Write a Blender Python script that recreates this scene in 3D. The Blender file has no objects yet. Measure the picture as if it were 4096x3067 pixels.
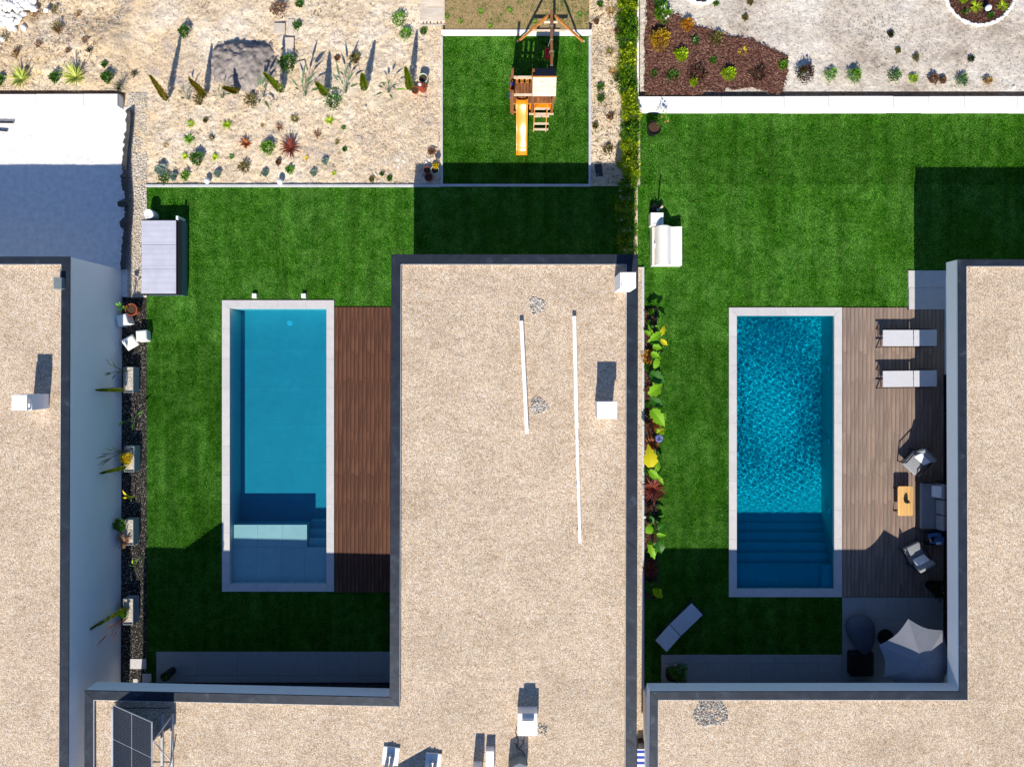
import bpy, math, random
from mathutils import Vector, Matrix, noise
R = math.radians
SC = bpy.context.scene
COL = SC.collection
H = 27.0
K = H / 2844.0

def W(u, v, z=0.0):
    """point at height z that the photograph shows at source pixel u, v"""
    s = K * (H - z) / H
    return Vector(((u - 2051) * s, (1481 - v) * s, z))

# ------------------------------------------------------------------ camera, light, exposure
cam = bpy.data.objects.new('camera', bpy.data.cameras.new('camera'))
COL.objects.link(cam)
cam.location = (0, 0, H)
cam.data.sensor_width = 36
cam.data.lens = 36 * 2844 / 4096
cam.data.shift_x = -3 / 4096
cam.data.shift_y = -52.5 / 4096
cam.data.clip_end = 600
SC.camera = cam
world = bpy.data.worlds.new('World'); SC.world = world; world.use_nodes = True
wn = world.node_tree
sky = wn.nodes.new('ShaderNodeTexSky'); sky.sky_type = 'NISHITA'; sky.sun_disc = False
sky.sun_elevation = R(38.4); sky.sun_rotation = R(185.4); sky.air_density = 1.0; sky.dust_density = 0.4; sky.ozone_density = 2.0
tint = wn.nodes.new('ShaderNodeMix'); tint.data_type = 'RGBA'; tint.blend_type = 'MULTIPLY'; tint.inputs[0].default_value = 1
tint.inputs[7].default_value = (.72, .95, 1.3, 1)
wn.links.new(sky.outputs[0], tint.inputs[6]); wn.links.new(tint.outputs[2], wn.nodes['Background'].inputs[0])
wn.nodes['Background'].inputs[1].default_value = 0.075
sun = bpy.data.lights.new('sun', 'SUN'); sun.energy = 4.85; sun.angle = R(0.53); sun.color = (1.0, 0.94, 0.83)
sun.cycles.is_caustics_light = True   # lets the ripples of the right hand pool focus the sunlight
sun_o = bpy.data.objects.new('sun', sun); COL.objects.link(sun_o)
ce, se = math.cos(R(38.4)), math.sin(R(38.4))
sun_o.rotation_euler = Vector((0.095 * ce, 0.9955 * ce, -se)).to_track_quat('-Z', 'Y').to_euler()
sun_o.location = (-5, -20, 30)
SC.view_settings.view_transform = 'Standard'; SC.view_settings.look = 'None'
SC.view_settings.gamma = 1; SC.view_settings.exposure = 0.25
try: SC.view_settings.use_curve_mapping = False
except Exception: pass
SC.render.engine = 'CYCLES'
SC.cycles.max_bounces = 6; SC.cycles.transparent_max_bounces = 12; SC.cycles.caustics_reflective = False
SC.cycles.use_denoising = True

# ------------------------------------------------------------------ materials
def hx(r, g, b):
    f = lambda c: (c / 255) / 12.92 if c <= 10 else ((c / 255 + 0.055) / 1.055) ** 2.4
    return (f(r), f(g), f(b), 1)

class NT:
    def __init__(s, name):
        s.m = bpy.data.materials.new(name); s.m.use_nodes = True
        s.t = s.m.node_tree; s.N = s.t.nodes; s.L = s.t.links
        s.b = s.N['Principled BSDF']; s.out = s.N['Material Output']
        s.tc = s.N.new('ShaderNodeTexCoord')
    def link(s, a, b): s.L.new(a, b)
    def mapping(s, scale=(1, 1, 1), src='Object', rot=0):
        n = s.N.new('ShaderNodeMapping'); n.inputs['Scale'].default_value = scale; n.inputs['Rotation'].default_value = (0, 0, rot)
        s.link(s.tc.outputs[src], n.inputs[0]); return n.outputs[0]
    def noise(s, scale, detail=4, rough=.6, vec=None, dist=0):
        n = s.N.new('ShaderNodeTexNoise'); n.inputs['Scale'].default_value = scale; n.inputs['Detail'].default_value = detail
        n.inputs['Roughness'].default_value = rough; n.inputs['Distortion'].default_value = dist
        s.link(vec if vec else s.tc.outputs['Object'], n.inputs['Vector']); return n.outputs['Fac']
    def vor(s, scale, vec=None, feat='F1', rnd=1):
        n = s.N.new('ShaderNodeTexVoronoi'); n.feature = feat; n.inputs['Scale'].default_value = scale; n.inputs['Randomness'].default_value = rnd
        s.link(vec if vec else s.tc.outputs['Object'], n.inputs['Vector']); return n
    def ramp(s, fac, stops, interp='LINEAR'):
        n = s.N.new('ShaderNodeValToRGB'); n.color_ramp.interpolation = interp
        e = n.color_ramp.elements
        while len(e) < len(stops): e.new(0.5)
        for i, (p, c) in enumerate(stops):
            e[i].position = p; e[i].color = c if len(c) == 4 else (*c, 1)
        s.link(fac, n.inputs[0]); return n.outputs[0]
    def mix(s, f, a, b, mode='MIX'):
        n = s.N.new('ShaderNodeMix'); n.data_type = 'RGBA'; n.blend_type = mode
        for i, x in ((0, f), (6, a), (7, b)):
            if hasattr(x, 'links') or hasattr(x, 'is_linked'): s.link(x, n.inputs[i])
            else: n.inputs[i].default_value = x
        return n.outputs[2]
    def math(s, op, a, b=0.0, c=None):
        n = s.N.new('ShaderNodeMath'); n.operation = op
        for i, x in enumerate((a, b, c)):
            if x is None: continue
            if hasattr(x, 'is_linked'): s.link(x, n.inputs[i])
            else: n.inputs[i].default_value = x
        return n.outputs[0]
    def bump(s, h, strength=.5, dist=.01):
        n = s.N.new('ShaderNodeBump'); n.inputs['Strength'].default_value = strength; n.inputs['Distance'].default_value = dist
        s.link(h, n.inputs['Height']); s.link(n.outputs[0], s.b.inputs['Normal'])
    def base(s, c):
        if hasattr(c, 'is_linked'): s.link(c, s.b.inputs['Base Color'])
        else: s.b.inputs['Base Color'].default_value = c
    def set(s, rough=.8, spec=.3, metal=0):
        s.b.inputs['Roughness'].default_value = rough; s.b.inputs['Specular IOR Level'].default_value = spec; s.b.inputs['Metallic'].default_value = metal
        return s.m

def G(v, k=1.0): return (v * k, v * k, v * k, 1)

def plain(name, c, rough=.6, spec=.3, metal=0, var=.12, scale=6, bump=0, bscale=60):
    n = NT(name)
    a = tuple(x * (1 - var) for x in c[:3]) + (1,); b = tuple(min(1, x * (1 + var)) for x in c[:3]) + (1,)
    n.base(n.ramp(n.noise(scale, 5), [(.3, a), (.7, b)]))
    if bump: n.bump(n.noise(bscale, 3), bump, .005)
    return n.set(rough, spec, metal)

def leafmat(name, *cols, rough=.5, trans=.25):
    n = NT(name)
    g = n.N.new('ShaderNodeNewGeometry')
    k = len(cols)
    c = n.ramp(g.outputs['Random Per Island'], [(i / max(1, k - 1), hx(*c)) for i, c in enumerate(cols)])
    n.base(c); n.set(rough, .3)
    tr = n.N.new('ShaderNodeBsdfTranslucent'); n.link(c, tr.inputs[0])
    mx = n.N.new('ShaderNodeMixShader'); mx.inputs[0].default_value = trans
    n.link(n.b.outputs[0], mx.inputs[1]); n.link(tr.outputs[0], mx.inputs[2]); n.link(mx.outputs[0], n.out.inputs[0])
    return n.m

def gravelmat(name, stops, cell=26, low=.6, bump=.7, dark=.25):
    n = NT(name)
    v = n.vor(cell)
    c = n.ramp(n.N.new('ShaderNodeSeparateColor').outputs[0], stops)
    sep = [x for x in n.N if x.bl_idname == 'ShaderNodeSeparateColor'][0]
    n.link(v.outputs['Color'], sep.inputs[0])
    f = n.noise(9, 5, .75)
    c = n.mix(1.0, c, n.ramp(f, [(.33, (1 - dark, 1 - dark * .98, 1 - dark * .95)), (.55, (1, 1, 1)), (.75, (1.0, 1.0, 1.0))]), 'MULTIPLY')
    c = n.mix(1.0, c, n.ramp(n.noise(low, 3), [(.32, (.88, .86, .84)), (.6, (1.03, 1.02, 1.01))]), 'MULTIPLY')
    c = n.mix(1.0, c, n.ramp(n.noise(30, 3, .65), [(.33, (.5, .46, .42)), (.45, (1, 1, 1))]), 'MULTIPLY')
    n.base(c)
    if name == 'roof_gravel':
        c = n.mix(1.0, c, n.ramp(n.noise(1, 5, .6, n.mapping((2.2, 4.5, 1))), [(.34, (.88, .86, .84)), (.5, (1, 1, 1)), (.68, (1.06, 1.055, 1.05))]), 'MULTIPLY')
        c = n.mix(1.0, c, n.ramp(n.noise(.35, 6, .7), [(.62, (1, 1, 1)), (.74, (.84, .82, .78))]), 'MULTIPLY')
        n.base(c)
    h = n.math('MULTIPLY_ADD', v.outputs['Distance'], -1.0, f)
    n.bump(h, bump, .03)
    return n.set(.9, .1)

def turfmat(name, blade=False):
    n = NT(name)
    fine = n.math('MULTIPLY_ADD', n.noise(16, 4, .75), .5, n.math('MULTIPLY', n.noise(70, 3, .7), .5))
    c = n.ramp(fine, [(.3, hx(6, 34, 0)), (.5, hx(44, 96, 14)), (.7, hx(112, 160, 60))])
    if blade:
        g = n.N.new('ShaderNodeNewGeometry')
        c = n.ramp(g.outputs['Random Per Island'], [(0, hx(62, 122, 22)), (.5, hx(84, 150, 36)), (.9, hx(120, 184, 68)), (1, hx(160, 206, 108))])
    else: c = hx(30, 78, 14)
    mott = n.noise(2.6, 6, .68)
    c2 = n.mix(n.ramp(mott, [(.4, G(0)), (.64, G(1))]), c, hx(134, 186, 86))
    c = n.mix(.5 if blade else .2, c, c2)
    blot = n.noise(.55, 3, .5)
    c = n.mix(1.0, c, n.ramp(blot, [(.34, (.74, .86, .55)), (.66, (1.2, 1.15, 1.25))]), 'MULTIPLY')
    st = n.noise(1, 4, .6, n.mapping((2.2, .22, 1)))
    c = n.mix(1.0, c, n.ramp(st, [(.38, (.74, .78, .74)), (.62, (1.18, 1.16, 1.18))]), 'MULTIPLY')
    # artificial turf comes in rolls of slightly different tone
    sx = n.N.new('ShaderNodeSeparateXYZ'); n.link(n.tc.outputs['Object'], sx.inputs[0])
    fl = n.math('FLOOR', n.math('DIVIDE', n.math('ADD', sx.outputs[1], 22 - 4.05 - 13), 3.0))
    wn_ = n.N.new('ShaderNodeTexWhiteNoise'); wn_.noise_dimensions = '1D'; n.link(fl, wn_.inputs['W'])
    c = n.mix(1.0, c, n.ramp(wn_.outputs['Value'], [(0, (.78, .82, .74)), (1, (1.12, 1.1, 1.12))]), 'MULTIPLY')
    n.base(c)
    if not blade: n.bump(n.noise(60, 3, .8), 1.0, .03)
    return n.set(.9, .0)

def soilmat(name, tan, pale, grey, warm=None):
    n = NT(name)
    c = n.ramp(n.noise(.5, 6, .68), [(.36, hx(*grey)), (.46, hx(*tan)), (.6, hx(*pale))])
    c = n.mix(n.ramp(n.noise(1.7, 6, .7), [(.42, G(0)), (.7, G(.75))]), c, hx(*tan))
    c = n.mix(n.ramp(n.noise(1.1, 6, .75, None, .5), [(.5, G(0)), (.66, G(.4))]), c, hx(*grey))
    c = n.mix(1.0, c, n.ramp(n.noise(6, 6, .8), [(.34, (.56, .52, .47)), (.5, (1, 1, 1)), (.72, (1.1, 1.1, 1.1))]), 'MULTIPLY')
    c = n.mix(n.ramp(n.noise(24, 3, .7), [(.6, G(0)), (.72, G(.7))]), c, hx(250, 240, 222))
    c = n.mix(n.ramp(n.noise(17, 3, .7), [(.3, G(.75)), (.4, G(0))]), c, hx(95, 80, 62))
    if warm:   # the ground turns yellower towards the left plot
        sx = n.N.new('ShaderNodeSeparateXYZ'); n.link(n.tc.outputs['Object'], sx.inputs[0])
        f = n.math('MULTIPLY_ADD', n.noise(.8, 4), 3.5, sx.outputs[0]); f = n.ramp(n.math('MULTIPLY_ADD', f, -.25, -2.55), [(0, G(0)), (1, G(1))])
        c = n.mix(f, c, n.mix(1.0, c, warm, 'MULTIPLY'))
    c = n.mix(1.0, c, (1.16, 1.17, 1.18, 1), 'MULTIPLY')
    n.base(c)
    n.bump(n.noise(11, 7, .82), .8, .1)
    return n.set(.95, .05)

def woodmat(name, cols, axis=(28, 1.2, 28), rnd=True, rough=.75):
    n = NT(name)
    s = n.noise(1, 6, .65, n.mapping(axis))
    c = n.ramp(s, [(.25, hx(*cols[0])), (.5, hx(*cols[1])), (.75, hx(*cols[2]))])
    if rnd:
        oi = n.N.new('ShaderNodeObjectInfo')
        c = n.mix(1.0, c, n.ramp(oi.outputs['Random'], [(0, (.86, .86, .87)), (.5, (.98, .97, .96)), (1, (1.1, 1.07, 1.04))]), 'MULTIPLY')
    w = n.noise(1.3, 4, .6, n.mapping((1, .6, 1), 'Generated'))
    c = n.mix(1.0, c, n.ramp(w, [(.3, (.8, .8, .82)), (.65, (1.05, 1.05, 1.05))]), 'MULTIPLY')
    n.base(c); n.bump(s, .3, .004)
    return n.set(rough, .2)

def tilemat(name, c, var=.07):
    n = NT(name)
    a = tuple(x * (1 - var) for x in c[:3]); b = tuple(min(1, x * (1 + var)) for x in c[:3])
    col = n.ramp(n.noise(3.5, 7, .65), [(.3, a), (.7, b)])
    oi = n.N.new('ShaderNodeObjectInfo')
    col = n.mix(1.0, col, n.ramp(oi.outputs['Random'], [(0, (.95, .95, .96)), (1, (1.04, 1.03, 1.02))]), 'MULTIPLY')
    col = n.mix(1.0, col, n.ramp(n.noise(60, 2), [(.3, (.93, .93, .93)), (.7, (1.03, 1.03, 1.03))]), 'MULTIPLY')
    n.base(col)
    return n.set(.65, .3)

def metalcap(name):
    n = NT(name)
    s = n.noise(2.2, 5, .6, None, .6)
    n.base(n.ramp(s, [(.3, hx(36, 42, 52)), (.6, hx(48, 55, 66)), (.78, hx(78, 88, 102))]))
    n.bump(n.noise(1.6, 2, .45, None, .8), .3, .05)
    return n.set(.5, .4, .25)

def watermat(name, ripple):
    n = NT(name)
    n.N.remove(n.b)
    tr = n.N.new('ShaderNodeBsdfTransparent'); gl = n.N.new('ShaderNodeBsdfGlossy'); gl.inputs['Roughness'].default_value = .03
    mx = n.N.new('ShaderNodeMixShader')
    bp = n.N.new('ShaderNodeBump')
    if ripple:
        gs = n.N.new('ShaderNodeBsdfGlass'); gs.inputs['IOR'].default_value = 1.33; gs.inputs['Roughness'].default_value = 0
        gs.inputs['Color'].default_value = (.06, .80, .94, 1); n.link(gs.outputs[0], n.out.inputs[0]); return n.m
    else:
        n.link(n.ramp(n.noise(1.3, 5, .65), [(.3, (.86, .9, .91)), (.7, (.97, .98, .98))]), tr.inputs[0])
        bp.inputs['Strength'].default_value = .12; bp.inputs['Distance'].default_value = .01
        n.link(n.noise(6, 3, .5), bp.inputs['Height'])
    n.link(bp.outputs[0], gl.inputs['Normal'])
    mx.inputs[0].default_value = .035; n.link(tr.outputs[0], mx.inputs[1]); n.link(gl.outputs[0], mx.inputs[2])
    n.link(mx.outputs[0], n.out.inputs[0])
    ab = n.N.new('ShaderNodeVolumeAbsorption'); ab.inputs['Color'].default_value = (.1, .77, .87, 1); ab.inputs['Density'].default_value = WATER_DENS
    n.link(ab.outputs[0], n.out.inputs['Volume'])
    return n.m
WATER_DENS = 1.6
RIPPLE = .42

M = {}
M['turf'] = turfmat('turf')
M['turf_blade'] = turfmat('turf_blade', True)
M['gravel'] = gravelmat('roof_gravel', [(0, hx(172, 146, 122)), (.2, hx(214, 186, 155)), (.5, hx(230, 205, 174)), (.8, hx(243, 224, 199)), (1, hx(253, 246, 236))], 44, bump=.6)
M['gravel_white'] = gravelmat('white_gravel', [(0, hx(150, 138, 122)), (.4, hx(226, 212, 192)), (1, hx(252, 248, 242))], 42)
M['soil'] = soilmat('sandy_soil', (238, 212, 176), (248, 232, 210), (198, 182, 170), (1.0, .95, .86, 1))
M['soil_wild'] = soilmat('yellow_soil', (234, 200, 152), (242, 218, 180), (206, 180, 150))
M['soil_pale'] = soilmat('pale_sand', (220, 206, 188), (238, 228, 214), (178, 162, 146))
M['sand_grey'] = plain('grey_sand', hx(150, 140, 134), .95, .1, var=.4, scale=5, bump=1, bscale=18)
M['yard'] = plain('chalk_yard', hx(240, 236, 230), .9, .1, var=.12, scale=5, bump=1, bscale=16)
M['membrane'] = gravelmat('dark_membrane', [(0, hx(34, 33, 32)), (.7, hx(58, 56, 52)), (.92, hx(96, 92, 86)), (1, hx(200, 196, 186))], 40, dark=.4)
M['dry'] = leafmat('dry_grass', (120, 96, 52), (186, 156, 108), (205, 182, 136), (96, 110, 42), trans=.1)
def drymat():
    n = NT('dry_lawn_soil'); c = n.ramp(n.noise(30, 4, .7), [(.3, hx(120, 96, 60)), (.5, hx(186, 158, 112)), (.7, hx(216, 192, 150))])
    c = n.mix(n.ramp(n.noise(2.2, 6, .75), [(.47, G(0)), (.62, G(.75))]), c, hx(96, 112, 40)); n.base(c); n.bump(n.noise(40, 4), 1, .03); return n.set(.95, .05)
M['dry_ground'] = drymat()
M['mulch_bed'] = plain('mulch_bed', hx(70, 46, 38), .95, .1, var=.4, scale=22, bump=1, bscale=30)
M['bark'] = leafmat('bark_chips', (62, 36, 30), (96, 60, 48), (134, 92, 76), (80, 50, 42), (168, 128, 108), trans=0, rough=.8)
M['white'] = plain('white_render', hx(246, 246, 246), .8, .2, var=.015, scale=2)
M['white_wall'] = plain('white_concrete', hx(248, 243, 236), .8, .2, var=.04, scale=3, bump=.2)
M['stone_white'] = plain('white_limestone', hx(246, 243, 236), .85, .2, var=.06, scale=9, bump=.5, bscale=18)
M['curb'] = plain('concrete_curb', hx(204, 204, 204), .8, .2, var=.12, scale=5, bump=.2)
M['cap'] = metalcap('parapet_metal')
M['tile'] = tilemat('porcelain_tile', hx(208, 204, 202))
M['paver'] = tilemat('paving_tile', hx(176, 174, 172))
M['basin'] = tilemat('pool_tile', hx(208, 212, 210), .05)
M['basin_blue'] = tilemat('blue_grey_pool_tile', hx(178, 202, 208), .05)
M['deck'] = woodmat('dark_decking', [(60, 40, 32), (100, 66, 50), (130, 90, 68)])
M['deck_grey'] = woodmat('weathered_decking', [(118, 100, 90), (152, 132, 118), (178, 158, 144)])
M['dark_gap'] = plain('shadow_gap', hx(24, 20, 18), .95, .05)  # near-black stands in for shade between deck boards; also dark pool tile joints
M['orange_wood'] = woodmat('orange_timber', [(176, 104, 40), (214, 138, 62), (236, 170, 98)], (18, 18, 3), False)
M['brown_wood'] = woodmat('brown_timber', [(104, 66, 42), (146, 98, 64), (176, 128, 88)], (20, 3, 20), True)
def pine():
    n = NT('knotty_pine')
    s = n.noise(1, 5, .6, n.mapping((2, 16, 2)))
    c = n.ramp(s, [(.3, hx(214, 188, 158)), (.7, hx(236, 220, 198))])
    k = n.vor(4.2, n.mapping((1, 1.4, 1)))
    c = n.mix(n.ramp(k.outputs['Distance'], [(.09, G(.85)), (.2, G(0))]), c, hx(140, 90, 60))
    n.base(c); return n.set(.7, .2)
M['pine'] = pine()
M['slate'] = plain('slate_and_shade_grey', hx(70, 70, 78), .9, .1, var=.15, scale=12, bump=.4)  # slate grey, also painted as shade on the play roof's north slope
M['slide'] = plain('orange_plastic', hx(250, 150, 20), .22, .6, var=.04)
M['red'] = plain('red_plastic', hx(226, 20, 24), .35, .5, var=.05)
M['blue'] = plain('blue_plastic', hx(30, 60, 190), .4, .5)
M['black'] = plain('black_plastic', hx(22, 22, 24), .5, .4)
M['frame'] = plain('dark_metal_frame', hx(46, 50, 58), .4, .5, .4)
M['steel'] = plain('galvanised_steel', hx(210, 212, 216), .4, .5, .4)
M['sling'] = plain('white_sling_fabric', hx(206, 206, 212), .8, .2, var=.03, bump=.2, bscale=300)
M['cushion'] = plain('grey_cushion', hx(150, 152, 156), .9, .1, var=.06, bump=.2, bscale=200)
M['pillow'] = plain('white_pillow', hx(232, 232, 236), .9, .1, var=.03)
M['beanbag'] = plain('slate_beanbag', hx(96, 100, 112), .9, .1, var=.08, bump=.3, bscale=30)
M['canopy'] = plain('grey_canopy', hx(140, 142, 150), .85, .1, var=.04, bump=.15, bscale=200)
M['teak'] = woodmat('honey_wood', [(214, 160, 92), (238, 188, 118), (250, 208, 144)], (24, 1.5, 24), True, .6)
M['terracotta'] = plain('terracotta', hx(164, 84, 60), .8, .2, var=.15)
M['pot_soil'] = plain('pot_soil', hx(84, 62, 50), .95, .05, var=.4, scale=40, bump=.8)
M['pot_green'] = plain('pale_green_pot', hx(190, 214, 190), .6, .3)
M['zinc'] = plain('planter_zinc', hx(150, 160, 166), .6, .3, var=.05)
M['globe'] = plain('opal_globe', hx(245, 246, 250), .3, .5, var=.01)
M['glass'] = plain('dark_window_glass', hx(14, 18, 24), .08, .6, var=.05)
M['teal_panel'] = plain('teal_grey_panel', hx(92, 118, 124), .6, .3, var=.06)
M['vent_grey'] = plain('grey_vent', hx(120, 130, 134), .6, .3)
M['pool_light'] = plain('pool_lamp_glass', hx(250, 252, 252), .4, .4, var=.01)
M['plank'] = woodmat('weathered_plank', [(206, 190, 168), (232, 216, 194), (246, 234, 216)], (3, 24, 3), True)
M['bark_trunk'] = plain('stem_bark', hx(90, 70, 50), .9, .1)
M['water_calm'] = watermat('still_water', False)
M['water_rippled'] = watermat('rippled_water', True)
M['pebble'] = leafmat('mixed_pebbles', (110, 108, 106), (178, 170, 160), (226, 218, 206), (244, 240, 232), (150, 140, 128), trans=0, rough=.8)
M['scree'] = leafmat('small_stones', (150, 132, 110), (214, 196, 170), (240, 228, 208), (252, 246, 236), trans=0, rough=.9)
def corrug():
    n = NT('corrugated_roof')
    w = n.N.new('ShaderNodeTexWave'); w.bands_direction = 'Y'; w.inputs['Scale'].default_value = 7; n.link(n.tc.outputs['Object'], w.inputs['Vector'])
    n.base(n.ramp(n.noise(2, 3), [(.3, hx(190, 192, 206)), (.7, hx(206, 206, 218))])); n.bump(w.outputs['Fac'], .5, .01)
    return n.set(.45, .4)
M['corrugated'] = corrug()
def solar():
    n = NT('solar_cells')
    br = n.N.new('ShaderNodeTexBrick'); br.offset = 0; br.inputs['Scale'].default_value = 1
    br.inputs['Brick Width'].default_value = .19; br.inputs['Row Height'].default_value = .095; br.inputs['Mortar Size'].default_value = .004
    br.inputs['Color1'].default_value = hx(26, 30, 44); br.inputs['Color2'].default_value = hx(30, 34, 50); br.inputs['Mortar'].default_value = hx(62, 70, 88)
    n.link(n.tc.outputs['Object'], br.inputs['Vector']); n.base(br.outputs['Color'])
    return n.set(.25, .4)
M['solar'] = solar()
def towel():
    n = NT('striped_towel')
    w = n.N.new('ShaderNodeTexWave'); w.bands_direction = 'Y'; w.inputs['Scale'].default_value = 1.5; n.link(n.tc.outputs['Object'], w.inputs['Vector'])
    n.base(n.ramp(w.outputs['Fac'], [(0, hx(240, 242, 248)), (.45, hx(240, 242, 248)), (.5, hx(70, 90, 190)), (1, hx(60, 80, 180))], 'LINEAR')); return n.set(.9, .1)
M['towel'] = towel()
L = {}
L['green'] = leafmat('green_leaves', (40, 86, 20), (70, 126, 30), (110, 160, 50))
L['bright'] = leafmat('bright_green_leaves', (70, 128, 22), (104, 166, 30), (146, 196, 46))
L['lime'] = leafmat('lime_leaves', (126, 166, 10), (172, 204, 20), (206, 226, 40))
L['yellow'] = leafmat('yellow_leaves', (200, 170, 10), (236, 206, 20), (246, 226, 60))
L['gold'] = leafmat('golden_leaves', (150, 110, 10), (204, 160, 20), (224, 186, 40), (170, 150, 20))
L['orange'] = leafmat('orange_leaves', (196, 120, 30), (226, 160, 50), (206, 180, 40))
L['hedge'] = leafmat('hedge_leaves', (40, 92, 14), (74, 128, 18), (112, 160, 24), (160, 190, 30))
L['hedge_gold'] = leafmat('golden_hedge_leaves', (84, 130, 16), (140, 172, 20), (186, 204, 28), (214, 218, 44))
L['silver'] = leafmat('silver_leaves', (124, 150, 132), (160, 184, 164), (196, 212, 192))
L['olive'] = leafmat('olive_leaves', (96, 92, 40), (128, 120, 56), (152, 142, 76))
L['brown'] = leafmat('brown_leaves', (90, 62, 44), (146, 104, 76), (176, 134, 100))
L['purple'] = leafmat('heather_leaves', (70, 44, 40), (96, 62, 50), (88, 84, 34))
L['red'] = leafmat('red_flax_leaves', (80, 30, 26), (130, 54, 40), (168, 92, 72))
L['rust'] = leafmat('rusty_flax_leaves', (110, 50, 20), (170, 88, 36), (200, 130, 70))
L['dark'] = leafmat('dark_leaves', (24, 40, 20), (44, 60, 34), (70, 82, 50))
L['tan'] = leafmat('straw_leaves', (150, 116, 66), (190, 152, 90), (170, 150, 90))
L['conifer'] = leafmat('conifer_leaves', (100, 110, 12), (146, 144, 20), (180, 170, 40), (160, 110, 34))
L['conifer_green'] = leafmat('green_conifer_leaves', (90, 120, 14), (140, 164, 24), (184, 196, 46))
L['varieg'] = leafmat('variegated_leaves', (150, 178, 40), (200, 210, 90), (226, 226, 130), (110, 146, 30))
L['strel'] = leafmat('strelitzia_leaves', (60, 92, 56), (90, 118, 76), (130, 150, 106))
L['banana'] = leafmat('banana_leaves', (92, 160, 20), (130, 190, 30), (156, 206, 44), trans=.35)
L['banana_dark'] = leafmat('dark_banana_leaves', (34, 84, 18), (50, 108, 22), (64, 120, 26))
L['banana_yellow'] = leafmat('yellow_banana_leaves', (220, 206, 20), (240, 224, 40), trans=.35)
L['wflower'] = leafmat('white_petals', (245, 245, 240), (240, 240, 215))
L['lilac'] = leafmat('lilac_petals', (150, 150, 220), (190, 190, 240))
L['pink'] = leafmat('pink_petals', (230, 130, 150), (246, 180, 190))
L['salmon'] = leafmat('salmon_petals', (244, 130, 100), (250, 170, 140))

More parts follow.
